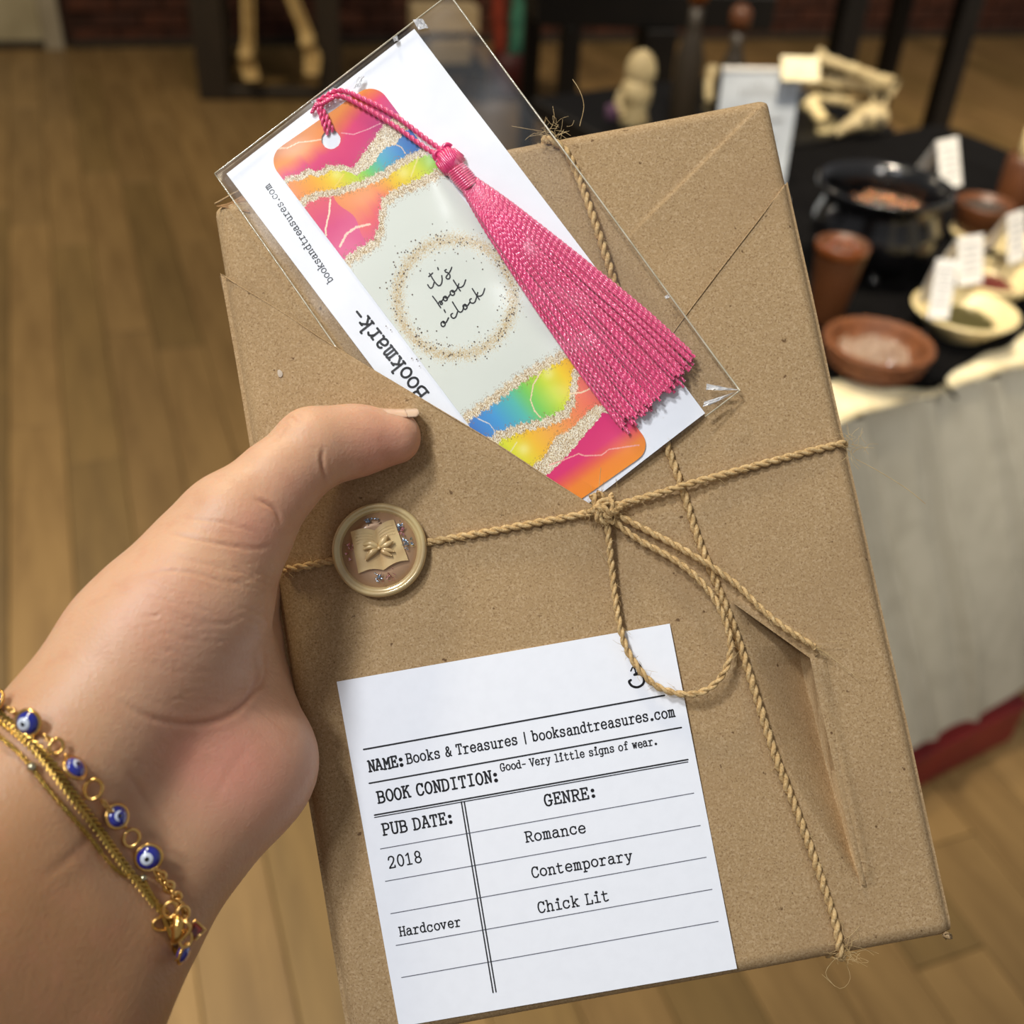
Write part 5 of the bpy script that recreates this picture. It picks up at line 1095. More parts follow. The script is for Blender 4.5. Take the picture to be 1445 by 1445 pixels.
# across: left edge, under the seal, knot, right edge and round the back
BK = -BT-.0012
L0 = B(*buv(380., 809., 0.), -.006)-EU*.001; R0 = B(*buv(1203., 624., 0.), -.004)+EU*.0012
wl = [B(buv(382., 808., 0.)[0]*0-.0012, buv(382., 808., 0.)[1], -.016), B(np.float64(-.0012), buv(382., 808., 0.)[1], -.007), B(np.float64(.0022), buv(388., 806., 0.)[1], -.0012)]
wr = [bp(1185., 627., .0006), B(np.float64(BW-.0004), buv(1200., 624., 0.)[1], -.0012), B(np.float64(BW+.001), buv(1200., 624., 0.)[1], -.006), B(np.float64(BW+.001), buv(1200., 624., 0.)[1], -.018)]
vL = float(buv(382., 808., 0.)[1]); vR = float(buv(1200., 624., 0.)[1])
twine('cross_strand', None, TR, world=wl+twpath([(420, 801, 0), (470, 791, 0), (536, 778, -.0002), (605, 765, 0), (680, 752, 0), (760, 737, 0), (815, 727, .0004), (850, 718, .0012), (885, 709, .0014), (940, 693, .0016), (975, 682, .0018), (1030, 667, .0006), (1100, 648, 0), (1150, 635, 0)])+wr+
      [B(np.float64(BW-.004), np.float64(vR), BK), B(np.float64(.08), np.float64((vL+vR)/2), BK), B(np.float64(.004), np.float64(vL), BK)]+wl[:1])
uT, vT_ = buv(768., 183., 0.); uB, vB_ = buv(1190., 1352., 0.)
wt = [B(np.float64(uT), np.float64(BH+.001), -.016), B(np.float64(uT), np.float64(BH+.0012), -.006), B(np.float64(uT+.0004), np.float64(BH-.0008), .0002)]
wb = [B(np.float64(uB-.0005), np.float64(.0022), .0004), B(np.float64(uB), np.float64(-.001), -.004), B(np.float64(uB), np.float64(-.001), -.018)]
twine('lengthwise_strand', None, TR*1.08, world=wt+twpath([(795, 210, 0), (812, 240, 0), (838, 310, 0), (880, 440, 0), (920, 565, 0), (945, 640, 0), (963, 690, 0), (985, 760, 0), (1010, 822, 0), (1035, 885, 0), (1060, 960, .0008), (1090, 1055, .0006), (1122, 1140, .0004), (1150, 1215, 0), (1178, 1300, 0)])+wb+
      [B(np.float64(uB-.001), np.float64(.004), BK), B(np.float64((uT+uB)/2), np.float64(BH/2), BK-.0016), B(np.float64(uT), np.float64(BH-.004), BK)]+wt[:1], dens=.8)
P = spline(twpath([(836, 698, .0016), (842, 712, .0022), (856, 728, .0036), (866, 716, .0034), (856, 706, .003), (842, 716, .0034), (846, 734, .0030), (864, 736, .0024)]), .0004); mb = rope(P, TR*1.0, 2, .005, 8)
P2 = spline(twpath([(828, 726, .001), (846, 716, .0042), (864, 724, .0040), (878, 712, .0016)]), .0004); rope(P2, TR*.95, 2, .005, 8, mb)
P3 = spline(twpath([(848, 738, .001), (846, 722, .004), (858, 708, .003), (864, 698, .001)]), .0004); rope(P3, TR*.8, 2, .005, 8, mb)
mb.build('knot', M_jute, tw); hairs(P, 1.6); hairs(P2, 1.6)
P = spline(twpath([(853, 706, .0006), (848, 700, .0009), (843, 694, .0012)]), .0004); rope(P, TR*.9, 2, .005, 8).build('short_tail', M_jute, tw); hairs(P, 3)
twine('bow_loop', [(856, 730, .002), (860, 770, .0014), (864, 810, .0012), (872, 870, .0016), (884, 915, .002), (905, 948, .0024), (930, 970, .0026), (968, 980, .003), (1000, 972, .0036), (1022, 948, .004), (1031, 918, .004), (1026, 885, .0042), (1008, 845, .0042), (980, 812, .0032), (945, 786, .0022), (905, 764, .0018), (878, 745, .0018), (864, 732, .002)], TR*.88, True)
twine('bow_tail', [(866, 724, .002), (900, 742, .0018), (945, 765, .0018), (980, 785, .0026), (1005, 800, .0028), (1040, 826, .0018), (1075, 860, .0020), (1110, 888, .0022), (1150, 913, .0016)], TR*.92, True)
# frayed tip and long stray fibres
tip = bp(1150., 913., .003)
for i in range(14):
    e = tip+EU*.004*random.uniform(.2, 1)+EV*.004*random.uniform(-1, .2)+EN*.001*random.random(); V, Fc = tube([tip, (tip+e)/2+rng.normal(0, .0003, 3), e], .00005, 3, False); fib.add(V, Fc)
def longf(pts, h, r=.00007):
    P = spline([bp(np.float64(x), np.float64(y), h) for x, y in pts], .002); V, Fc = tube(P, r, 4, False); fib.add(V, Fc)
longf([(1208, 648), (1240, 665), (1280, 690), (1306, 711)], .001, .00009); longf([(818, 178), (824, 150), (818, 128), (808, 112)], 0, .0001); longf([(775, 187), (745, 182), (722, 178)], 0); longf([(772, 190), (782, 170), (780, 150)], 0)
longf([(1203, 640), (1212, 632), (1224, 631)], 0); longf([(1185, 1345), (1165, 1372), (1178, 1392)], -.004); longf([(1190, 1350), (1200, 1380), (1185, 1395), (1160, 1375)], -.004); longf([(1192, 1350), (1220, 1340), (1240, 1346)], -.004)
longf([(862, 800), (840, 770), (830, 758)], .002); longf([(848, 660), (845, 690)], .006); longf([(1150, 912), (1190, 940), (1215, 962)], .002); longf([(1150, 905), (1190, 905)], .003)
for cx_, cy_, k in ((782, 190, 40), (1195, 1340, 34), (1200, 627, 26), (856, 722, 40)):
    for _ in range(k):
        x, y = cx_+random.gauss(0, 9), cy_+random.gauss(0, 9); a = random.random()*6.28; L = random.uniform(5, 16); b_ = a+random.uniform(-1, 1)
        longf([(x, y), (x+L*math.cos(a), y+L*math.sin(a)), (x+L*math.cos(a)+L*math.cos(b_), y+L*math.sin(a)+L*math.sin(b_))], .002 if cx_ == 856 else .0008, .00005)
stuff(fib.build('stray_fibres', M_fibre, tw))

# ================================================================== the hand
def cc3(px, py, z): return np.array([(px-CX)/FPX*z, -(py-CX)/FPX*z, z])
GX, GY, GZ = np.arange(-.165, .022, .00135), np.arange(-.175, .048, .00135), np.arange(.185, .362, .00135)
gx, gy, gz = np.meshgrid(GX, GY, GZ, indexing='ij'); gx = gx.astype(np.float32); gy = gy.astype(np.float32); gz = gz.astype(np.float32)
def cone(a, b):
    A = cc3(*a[:3]); Bq = cc3(*b[:3]); d = (Bq-A); L2 = float(d@d)+1e-12; x = gx-np.float32(A[0]); y = gy-np.float32(A[1]); z = gz-np.float32(A[2])
    t = np.clip((x*d[0]+y*d[1]+z*d[2])/L2, 0, 1).astype(np.float32)
    return np.sqrt((x-t*d[0])**2+(y-t*d[1])**2+(z-t*d[2])**2)-(a[3]+(b[3]-a[3])*t).astype(np.float32)
def smin(a, b, k):
    h = np.maximum(k-np.abs(a-b), 0)/k; return np.minimum(a, b)-h*h*k*.25
def chain(nodes, k):
    d = None
    for a, b in zip(nodes[:-1], nodes[1:]):
        c = cone(a, b); d = c if d is None else smin(d, c, k)
    return d
mm = .001
palm = chain([(322, 752, .281, 13*mm), (272, 848, .277, 18.2*mm), (205, 925, .272, 19.5*mm), (112, 1052, .262, 19.0*mm), (15, 1178, .250, 20.5*mm), (-120, 1360, .232, 25*mm), (-260, 1550, .215, 29*mm)], .010)
palm = smin(palm, chain([(352, 1082, .287, 16.5*mm), (288, 1128, .282, 17.5*mm), (222, 1205, .273, 18.0*mm), (150, 1320, .262, 19.0*mm), (75, 1450, .248, 21*mm), (-60, 1680, .228, 26*mm)], .010), .012)
palm = smin(palm, cone((230, 1040, .284, 14*mm), (120, 1180, .268, 17*mm)), .012)
palm = smin(palm, cone((320, 930, .292, 13*mm), (250, 1010, .285, 15*mm)), .010)
palm = smin(palm, cone((60, 1300, .25, 20*mm), (-100, 1500, .23, 26*mm)), .012)
palm = smin(palm, cone((352, 1012, .298, 12*mm), (342, 1060, .2885, 15*mm)), .012)
palm = smin(palm, cone((270, 1000, .281, 15*mm), (310, 1085, .284, 16.5*mm)), .012)
for q in ((330, 840, .306, 11*mm), (332, 905, .308, 11*mm), (340, 965, .308, 11*mm), (352, 1040, .304, 11*mm)):
    palm = smin(palm, cone((250, 1020, .288, 13*mm), q), .009)
thumb = chain([(305, 775, .284, 14*mm), (340, 738, .282, 13*mm), (388, 684, .286, 10.6*mm), (444, 632, .2925, 10.4*mm), (500, 622, .2975, 9.3*mm), (556, 617, .3005, 7.7*mm)], .004)
tot = smin(palm, thumb, .007)
total = tot
for nodes in ([(330, 835, .306, 10.5*mm), (395, 805, .327, 9*mm), (520, 745, .3385, 8.8*mm), (600, 705, .3395, 8*mm), (665, 680, .3395, 7*mm)],
              [(332, 900, .308, 10.5*mm), (405, 880, .329, 9*mm), (570, 845, .3375, 9*mm), (660, 828, .3375, 8.2*mm), (725, 812, .3370, 7.2*mm)],
              [(340, 965, .306, 10.5*mm), (415, 962, .327, 9*mm), (570, 948, .3345, 8.6*mm), (650, 938, .3345, 7.8*mm), (708, 930, .334, 6.8*mm)],
              [(352, 1035, .303, 10*mm), (430, 1052, .324, 8*mm), (545, 1050, .3305, 7.6*mm), (605, 1045, .331, 6.8*mm), (650, 1042, .3305, 6*mm)]):
    total = np.minimum(total, smin(tot, chain(nodes, .004), .006))
S = total; h_ = .00135
sgn = S < 0
def surface_nets(S, GX, GY, GZ):
    s = S < 0; n = S.shape; cx, cy, cz = n[0]-1, n[1]-1, n[2]-1
    cnt = np.zeros((cx, cy, cz), np.int8)
    for i in (0, 1):
        for j in (0, 1):
            for k in (0, 1): cnt += s[i:cx+i, j:cy+j, k:cz+k]
    act = (cnt > 0) & (cnt < 8); I = np.argwhere(act); idx = -np.ones(act.shape, np.int64); idx[act] = np.arange(len(I))
    pos = np.zeros((len(I), 3)); num = np.zeros(len(I)); C8 = [(i, j, k) for i in (0, 1) for j in (0, 1) for k in (0, 1)]
    for a in C8:
        for ax_ in range(3):
            if a[ax_]: continue
            b = list(a); b[ax_] = 1; va = S[I[:, 0]+a[0], I[:, 1]+a[1], I[:, 2]+a[2]]; vb = S[I[:, 0]+b[0], I[:, 1]+b[1], I[:, 2]+b[2]]
            m_ = (va < 0) != (vb < 0); t = np.where(m_, va/(va-vb+1e-20), 0); p = np.array(a, float)+0*pos; p[:, ax_] = t; pos += p*m_[:, None]; num += m_
    pos = pos/num[:, None]+I; quads = []
    for ax_ in range(3):
        o1, o2 = [(1, 2), (2, 0), (0, 1)][ax_]
        A = [slice(None)]*3; Bq = [slice(None)]*3; A[ax_] = slice(0, n[ax_]-1); Bq[ax_] = slice(1, None); cr = s[tuple(A)] != s[tuple(Bq)]
        E = np.argwhere(cr); E = E[(E[:, o1] > 0) & (E[:, o2] > 0) & (E[:, o1] < n[o1]-1) & (E[:, o2] < n[o2]-1)]
        def ci(d1, d2): q = E.copy(); q[:, o1] += d1; q[:, o2] += d2; return idx[q[:, 0], q[:, 1], q[:, 2]]
        Q = np.stack([ci(-1, -1), ci(0, -1), ci(0, 0), ci(-1, 0)], 1); fl_ = s[E[:, 0], E[:, 1], E[:, 2]]; Q = np.where(fl_[:, None], Q, Q[:, ::-1]); quads.append(Q)
    return np.stack([GX[0]+pos[:, 0]*(GX[1]-GX[0]), GY[0]+pos[:, 1]*(GY[1]-GY[0]), GZ[0]+pos[:, 2]*(GZ[1]-GZ[0])], 1), np.vstack(quads)
HV, HF = surface_nets(S, GX, GY, GZ); del gx, gy, gz, S, total, tot, palm, thumb
HF = HF[(HF >= 0).all(1)]
for _ in range(4):   # light smoothing
    acc = np.zeros_like(HV); nn_ = np.zeros(len(HV))
    for a, b in ((0, 1), (1, 2), (2, 3), (3, 0)):
        np.add.at(acc, HF[:, a], HV[HF[:, b]]); np.add.at(acc, HF[:, b], HV[HF[:, a]]); np.add.at(nn_, HF[:, a], 1); np.add.at(nn_, HF[:, b], 1)
    HV = HV*.5+.5*acc/np.maximum(nn_, 1)[:, None]
WV = CAM+HV[:, 0:1]*R+HV[:, 1:2]*U+HV[:, 2:3]*F
per = thing('person', 'left hand and forearm of a person holding up the wrapped book, wearing gold bracelets', 'person', camp(270, 950, .28))
tmp = npmesh('tmp', WV, HF[:, ::-1]); to = link('tmp', tmp); md = to.modifiers.new('s', 'SUBSURF'); md.levels = 1; md.render_levels = 1
dg = bpy.context.evaluated_depsgraph_get(); ev = to.evaluated_get(dg); em = ev.to_mesh(); nV = len(em.vertices); V = np.zeros(nV*3, np.float32); em.vertices.foreach_get('co', V); V = V.reshape(-1, 3).astype(float)
Nn = np.zeros(nV*3, np.float32); em.vertices.foreach_get('normal', Nn); Nn = Nn.reshape(-1, 3).astype(float); fi = np.zeros(len(em.loops), np.int32); em.loops.foreach_get('vertex_index', fi); fi = fi.reshape(-1, 4)
ev.to_mesh_clear(); bpy.data.objects.remove(to)
if ((V-V.mean(0))*Nn).sum() < 0: Nn = -Nn; fi = fi[:, ::-1]
hx, hy = topx(V); front = (Nn@F) < .15
creases = [([(456, 632), (454, 650), (460, 680)], 3.0, .9), ([(397, 738), (389, 720), (376, 710), (360, 704)], 3.2, .8), ([(386, 768), (360, 774), (315, 768), (270, 759), (238, 752)], 3.2, .55), ([(375, 810), (330, 806), (290, 795), (245, 785)], 3.0, .3),
           ([(369, 752), (315, 738), (252, 729)], 3.0, .35), ([(360, 923), (364, 954), (346, 990), (315, 1013), (270, 1022), (216, 1013), (171, 990)], 5, .8), ([(340, 1000), (372, 960), (378, 920)], 3.5, .5), ([(380, 800), (330, 822), (250, 806), (200, 812)], 3, .25),
           ([(350, 870), (300, 880), (230, 860)], 3, .2), ([(345, 900), (290, 905), (210, 890)], 3, .18), ([(330, 940), (260, 950), (190, 930)], 3, .2), ([(420, 598), (410, 588), (396, 602)], 3, .35), ([(430, 590), (418, 583)], 2.5, .3), ([(395, 612), (388, 622)], 2.5, .25), ([(406, 600), (398, 612), (392, 626)], 2.2, .25),
           ([(110, 1110), (190, 1180), (262, 1262)], 6, .35), ([(60, 1240), (110, 1200), (160, 1150)], 9, .3), ([(180, 1080), (200, 1120), (255, 1190)], 6, .3), ([(300, 1130), (330, 1080), (355, 1050)], 7, .15)]
rcr = np.random.default_rng(4)
for _ in range(95):
    x, y = rcr.uniform(190, 360), rcr.uniform(790, 1000); a = rcr.normal(.12, .18); L = rcr.uniform(25, 70); creases.append(([(x, y), (x+L*.5, y+L*.5*math.sin(a)), (x+L, y+L*math.sin(a)*1.3)], 2.0, rcr.uniform(.10, .24)))
for _ in range(40):
    x, y = rcr.uniform(150, 300), rcr.uniform(980, 1100); a = rcr.normal(.6, .3); L = rcr.uniform(25, 60); creases.append(([(x, y), (x+L*math.cos(a), y+L*math.sin(a))], 1.8, rcr.uniform(.06, .14)))
disp = np.zeros(nV); dk = np.zeros(nV); ff = np.where(front)[0]; fx, fy = hx[ff], hy[ff]
for pts, w_, dep in creases:
    pts = cr2(pts, 6) if len(pts) > 2 else np.linspace(pts[0], pts[1], 6); d = np.full(len(ff), 1e9); tp = np.zeros(len(ff)); npt = len(pts)-1
    for k_i, (a, b) in enumerate(zip(pts[:-1], pts[1:])):
        dd_ = pseg(fx, fy, a, b); m_ = dd_ < d; d = np.where(m_, dd_, d); tp = np.where(m_, math.sin(math.pi*(k_i+.5)/npt)**.6, tp)
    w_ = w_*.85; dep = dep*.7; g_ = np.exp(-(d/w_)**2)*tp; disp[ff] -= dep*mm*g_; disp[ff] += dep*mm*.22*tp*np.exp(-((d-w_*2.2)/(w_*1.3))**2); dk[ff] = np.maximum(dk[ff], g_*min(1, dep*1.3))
V = V+Nn*disp[:, None]
hand = obj('hand_and_forearm', V, fi, M_skin, per)
def blob(x, y, r): return np.exp(-((hx-x)**2+(hy-y)**2)/r**2)
cs_ = np.ones((nV, 4)); base = np.array([204, 160, 126.])+np.zeros((nV, 3)); pk = np.clip(.7*blob(340, 1080, 90)+.5*blob(270, 1060, 60)+.6*blob(540, 640, 60)+.5*blob(360, 745, 40)+.35*blob(250, 880, 80)+.3*blob(420, 690, 40), 0, .8)[:, None]
base = base*(1-pk)+np.array([212, 142, 120])*pk
arm = np.clip(((250-hx)+(hy-1050))/420, 0, 1)[:, None]*.75; base = base*(1-arm)+np.array([160, 114, 72])*arm  # forearm's shade painted in as a darker skin colour
gy_ = (.35*blob(290, 900, 60)+.25*blob(190, 1120, 50))[:, None]; base = base*(1-gy_)+np.array([180, 146, 122])*gy_
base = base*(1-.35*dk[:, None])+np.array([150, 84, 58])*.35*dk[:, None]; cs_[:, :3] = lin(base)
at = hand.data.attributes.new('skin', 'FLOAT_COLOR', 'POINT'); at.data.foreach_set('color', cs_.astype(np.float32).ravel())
bvh = BVHTree.FromPolygons([tuple(v) for v in V], [tuple(int(i) for i in f) for f in fi])
def onhand(px, py, lift=0.0):
    d = R*(px-CX)/FPX - U*(py-CX)/FPX + F; d = d/np.linalg.norm(d); h = bvh.ray_cast(Vector(CAM), Vector(d))
    if h[0] is None:
        h = bvh.find_nearest(Vector(camp(px, py, .262))); return np.array(h[0])+np.array(h[1])*0+(camp(px, py, ((np.array(h[0])-CAM)@F))-np.array(h[0]))*1.0, -F
    n_ = np.array(h[1]); n_ = -n_ if n_@d > 0 else n_; return np.array(h[0])+n_*lift, n_
# thumbnail: curved plate on the upper side of the thumb tip
ax0, ax1_ = camp(508, 621, .2980), camp(560, 616.5, .3008); r0, r1_ = 9.05*mm, 7.6*mm; axd = ax1_-ax0; Ln = np.linalg.norm(axd); axd = axd/Ln
upv = U-axd*(U@axd); upv /= np.linalg.norm(upv); fwv = np.cross(axd, upv); fwv = fwv if fwv@F < 0 else -fwv
def nailpatch(s0, s1, nm, m, off, tip):
    n, k = 22, 24; P = np.zeros((n, k, 3))
    for i in range(n):
        w_ = i/(n-1); s = s0+(s1-s0)*w_; f_ = s/Ln; r = r0+(r1_-r0)*min(f_, 1.0)
        full = (s-.0030)/.0136
        half = 43*math.sqrt(max(1-(max(0, .30-full)/.30)**2, .05))*(1.0 if full < .86 else math.sqrt(max(1-((full-.86)/.17)**2, .12)))
        for j in range(k):
            a = math.radians(3+half*(2*j/(k-1)-1)); q = r+off-.00012*(abs(2*j/(k-1)-1)**6)*3-max(0, s-Ln)*.06
            P[i, j] = ax0+axd*s+upv*math.cos(a)*q+fwv*math.sin(a)*q
    V = np.concatenate([P.reshape(-1, 3), (P-upv*.00035).reshape(-1, 3)]); nF = n*k; fa = gridf(n, k)
    rg = np.array([i*k for i in range(n)]+[(n-1)*k+j for j in range(1, k)]+[i*k+k-1 for i in range(n-2, -1, -1)]+[j for j in range(k-2, 0, -1)]); r2 = np.roll(rg, -1)
    obj(nm, V, np.vstack([fa, fa[:, ::-1]+nF, np.stack([rg, nF+rg, nF+r2, r2], 1)]), m, per)
nailpatch(.0030, .0128, 'thumbnail', M_nail, .00012, 0); nailpatch(.0127, .0162, 'nail_free_edge', M_nailtip, .00012, 1)

# ------------------------------------------------------------------ bracelets
def hpath(pts, lift):
    out = []; 
    for x, y in pts: out.append(onhand(x, y, lift)[0])
    return out
def around(A, Bq, k=11, cen=None):      # continues the band behind the wrist from A to B
    out = []; m_ = (A+Bq)/2+F*.012; a_ = (A-Bq)/2; a_ /= np.linalg.norm(a_)
    for i in range(k):
        t = math.radians(14+152*i/(k-1)); d = a_*math.cos(t)+F*math.sin(t); h = bvh.ray_cast(Vector(m_+d*.11), Vector(-d))
        if h[0] is not None and (Vector(m_)-h[0]).length < .06: out.append(np.array(h[0])+d*.0012)
    return out
eb = thing('evil_eye_bracelet', 'gold link bracelet set with blue and white eye beads around the wrist', 'bracelet', camp(120, 1110, .25))
EYE = [(-28, 972), (5, 996), (45, 1026), (78, 1052), (103, 1085), (127, 1112), (155, 1151), (180, 1184), (202, 1212), (222, 1236), (240, 1262), (252, 1282), (262, 1300), (268, 1322), (262, 1342), (243, 1358)]
EP = dict(zip(EYE, hpath(EYE, .0022)))
def torus(c, nrm, ra, rb2, t=.0004, ux=None, n=22, m=8):
    nrm = nrm/np.linalg.norm(nrm); ux = np.cross(nrm, [0.3, .2, 1]) if ux is None else ux-nrm*(ux@nrm); ux /= np.linalg.norm(ux); uy = np.cross(nrm, ux); a = np.linspace(0, 2*np.pi, n, endpoint=False)
    P = c+ra*np.cos(a)[:, None]*ux+rb2*np.sin(a)[:, None]*uy; Q = np.vstack([P, P[:1]]); Tn = np.gradient(np.vstack([P[-1:], P, P[:1]]), axis=0)[1:-1]; Tn /= np.linalg.norm(Tn, axis=1)[:, None]; N1 = np.cross(Tn, nrm); b = np.linspace(0, 2*np.pi, m, endpoint=False)
    V = P[:, None]+t*(np.cos(b)[None, :, None]*N1[:, None]+np.sin(b)[None, :, None]*nrm)
    return V.reshape(-1, 3), [tuple(f) for f in gridf(n, m, wrap_u=True, wrap_v=True)]
def eyebead(x, y, rpx, nrm_cam, alongv):
    c, n_ = onhand(x, y, .0022); r = rpx*((c-CAM)@F)/FPX; nv = R*nrm_cam[0]+U*nrm_cam[1]-F*nrm_cam[2]; nv /= np.linalg.norm(nv)
    V, Fc = lathe([(0, -.55*r), (.6*r, -.5*r), (.92*r, -.25*r), (r, 0), (.92*r, .25*r), (.6*r, .5*r), (.3*r, .58*r), (0, .6*r)], 28, c, nv); b = obj('eye_bead', V, Fc, M_blue, eb)
    for s_ in (1, -1):
        o_ = (R*-.08+U*0)*r
        V, Fc = lathe([(0, .64*r*s_), (.3*r, .62*r*s_), (.52*r, .565*r*s_), (.56*r, .5*r*s_)], 24, c+o_, nv); obj('eye_white', V, Fc, M_eyew, b) if False else None
        V1, F1 = lathe([(0, .645*r), (.3*r, .635*r), (.50*r, .59*r), (.56*r, .50*r)], 24, c+o_, nv*s_); w = obj('eye_white', V1, F1, M_eyew, eb)
        V1, F1 = lathe([(0, .67*r), (.18*r, .665*r), (.23*r, .62*r)], 18, c+o_, nv*s_); obj('pupil', V1, F1, M_eyek, eb)
    V, Fc = torus(c, nv, r*1.08, r*1.08, .00045); obj('bead_setting', V, Fc, M_gold, eb)
    return c
eyebead(5, 996, 13, (-.5, .3, .8), 0); eyebead(45, 1026, 17, (-.15, .0, 1), 0); eyebead(103, 1085, 16, (.75, .62, .25), 0); eyebead(155, 1151, 15, (.75, .25, .6), 0); eyebead(202, 1212, 16.5, (.2, .05, 1), 0)
for (x, y, rp, nc) in ((80, 1056, 9, (.3, .2, 1)), (127, 1113, 12, (.1, .1, 1)), (178, 1184, 10.5, (.2, .1, 1)), (222, 1238, 6, (.1, .1, 1)), (233, 1252, 6.5, (.6, .1, 1)), (243, 1266, 6, (.1, .1, 1))):
    c, n_ = onhand(x, y, .0018); r = rp*((c-CAM)@F)/FPX; nv = R*nc[0]+U*nc[1]-F*nc[2]; V, Fc = torus(c, nv, r, r*1.15, .00045); obj('ring_link', V, Fc, M_gold, eb)
def fine_chain(P, link, r, nm, parent, m, flat=False, step=None):
    P = spline(P, link*.7 if step is None else step); T_, N_, B_ = frames(P); mb = MB()
    for i in range(1, len(P)-1):
        nrm_ = N_[i] if i % 2 else B_[i]; V, Fc = torus(P[i], nrm_, link*.62, link*.36, r, T_[i], 10, 5); mb.add(V, Fc)
    return mb.build(nm, m, parent)
fine_chain(hpath([(15, 1004), (30, 1012)], .0018), .0016, .0003, 'chain', eb, M_gold); fine_chain(hpath([(62, 1040), (75, 1050)], .0018), .0014, .0003, 'chain', eb, M_gold)
fine_chain(hpath([(90, 1066), (112, 1100)], .0020), .0014, .0003, 'chain', eb, M_gold); fine_chain(hpath([(138, 1126), (150, 1142), (168, 1170)], .0020), .0013, .0003, 'chain', eb, M_gold)
fine_chain(hpath([(208, 1222), (225, 1245), (245, 1272), (256, 1292)], .002), .0018, .00035, 'chain', eb, M_gold)
def beadpx(x, y, z, rp, nc, m=M_blue, nm='eye_bead'):
    c = camp(x, y, z); r = rp*z/FPX; nv = R*nc[0]+U*nc[1]-F*nc[2]; V, Fc = lathe([(0, -.5*r), (.6*r, -.45*r), (.95*r, -.15*r), (.95*r, .15*r), (.6*r, .45*r), (0, .5*r)], 24, c, nv); obj(nm, V, Fc, m, eb); V, Fc = torus(c, nv, r*1.03, r*1.03, .0004); obj('bead_setting', V, Fc, M_gold, eb); return c
zc = ((onhand(235, 1310, .001)[0]-CAM)@F)
beadpx(259, 1345, zc+.001, 14, (.95, -.3, .15)); beadpx(240, 1360, zc+.004, 13, (.55, -.75, .2)); 
# clasp cluster
cl_ = thing('clasp_bracelet', 'flat gold herringbone chain bracelet with a lobster clasp on the inner wrist', 'bracelet', camp(100, 1150, .25))
FP = hpath([(-30, 982), (0, 1012), (40, 1046), (70, 1080), (102, 1125), (135, 1170), (170, 1220), (212, 1272), (232, 1292)], .0009)
def herring(P, w0, w1, nm, parent, m):
    P = spline(P, .0014); T_, _, _ = frames(P); mb = MB(); n = len(P)
    for i in range(1, n-1):
        h = bvh.find_nearest(Vector(P[i])); nv = P[i]-np.array(h[0]); nv = nv/(np.linalg.norm(nv)+1e-9); sd_ = np.cross(T_[i], nv); wdt = w0+(w1-w0)*i/n
        for s_ in (-1, 1):
            a = P[i]-T_[i]*.0006; b = P[i]+sd_*s_*wdt+T_[i]*.0009; V, Fc = tube([a, (a+b)/2+nv*.0004, b], [.00032, .00045, .00028], 6); mb.add(V, Fc)
    return mb.build(nm, m, parent)
herring(FP, .0014, .0008, 'herringbone_chain', cl_, M_goldo)
WA = camp(246, 1352, zc+.006); rear = around(WA, FP[0]); V, Fc = tube(spline([FP[-1], onhand(246, 1320, .001)[0], WA]+rear+[FP[0]], .002), .0007, 8); obj('rear_chain', V, Fc, M_goldo, cl_)
c, n_ = onhand(228, 1302, .001); V, Fc = torus(c, -F+R*.6, .0016, .0026, .0004, U); obj('jump_ring', V, Fc, M_gold, cl_)
zc2 = (c-CAM)@F
P = spline([camp(246, 1292, zc2-.002), camp(252, 1300, zc2-.003), camp(250, 1318, zc2-.0035), camp(245, 1330, zc2-.003)], .0005); V, Fc = tube(P, [.0007+.0007*math.sin(math.pi*i/(len(P)-1)) for i in range(len(P))], 12); obj('lobster_clasp', V, Fc, M_gold, cl_)
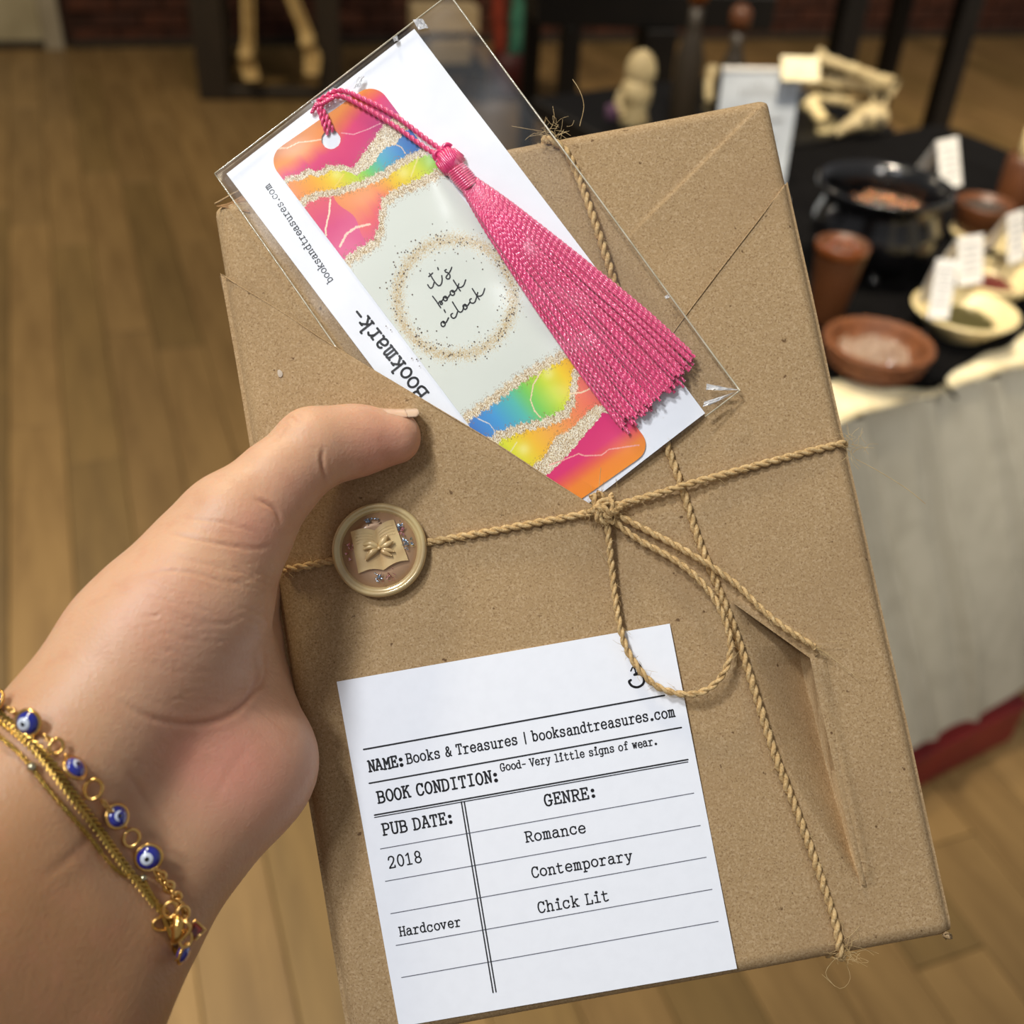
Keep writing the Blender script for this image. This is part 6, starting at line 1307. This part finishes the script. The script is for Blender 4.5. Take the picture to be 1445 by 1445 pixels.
P = spline([camp(250, 1296, zc2-.002), camp(264, 1302, zc2-.003), camp(268, 1312, zc2-.003), camp(256, 1326, zc2-.003)], .0005); V, Fc = tube(P, .0005, 10); obj('clasp_hook', V, Fc, M_gold, cl_)
for x, y, a in ((258, 1290, .7), (240, 1284, .2), (262, 1325, .5)):
    V, Fc = torus(camp(x, y, zc2-.002), -F+R*a, .0014, .0018, .0004); obj('jump_ring', V, Fc, M_gold, cl_)
V, Fc = box((.0026, .0026, .0012), (0, 0, 0), None, .0004, 2); cst = camp(276, 1312, zc2-.001); axs = np.array([R*.7+U*.7, U*.7-R*.7, -F]); obj('red_stone', V@axs+cst, Fc, M_red, cl_, False)
Vt, Ft = tube([cst+axs[0]*.0016*a+axs[1]*.0016*b for a, b in ((-1, -1), (1, -1), (1, 1), (-1, 1), (-1, -1.01))], .0003, 6); obj('stone_setting', Vt, Ft, M_gold, cl_)
th_ = thing('thin_bead_bracelet', 'thin gold chain bracelet with small round beads, lowest on the wrist', 'bracelet', camp(60, 1130, .25))
TP = hpath([(-30, 1012), (0, 1040), (25, 1062), (45, 1084), (62, 1108), (95, 1148), (122, 1180), (140, 1205)], .0009)
fine_chain(TP, .0011, .00022, 'thin_chain', th_, M_goldo)
TP2 = hpath([(140, 1205), (160, 1228), (180, 1238), (198, 1240)], .0009)
fine_chain(TP2, .0010, .0002, 'thin_chain', th_, M_goldo)
for x, y, rp in ((46, 1085, 7.5), (198, 1240, 5.5)):
    c, n_ = onhand(x, y, .0012); V, Fc = sphere(c, rp*((c-CAM)@F)/FPX, 18, 12); obj('round_bead', V, Fc, M_silver, th_)
rear = around(WA+F*.002, TP[0]); V, Fc = tube(spline([TP2[-1], onhand(222, 1285, .001)[0], onhand(240, 1330, .001)[0], WA+F*.002]+rear+[TP[0]], .002), .0005, 6); obj('rear_chain', V, Fc, M_goldo, th_)
rear = around(camp(240, 1360, zc+.004), EP[EYE[0]]); V, Fc = tube(spline([camp(240, 1360, zc+.004)]+rear+[EP[EYE[0]]], .002), .0006, 6); obj('rear_chain', V, Fc, M_gold, eb)
for o in list(SC.objects):
    if o.type == 'EMPTY' and o.get('label') == 'x': o['label'] = o.name
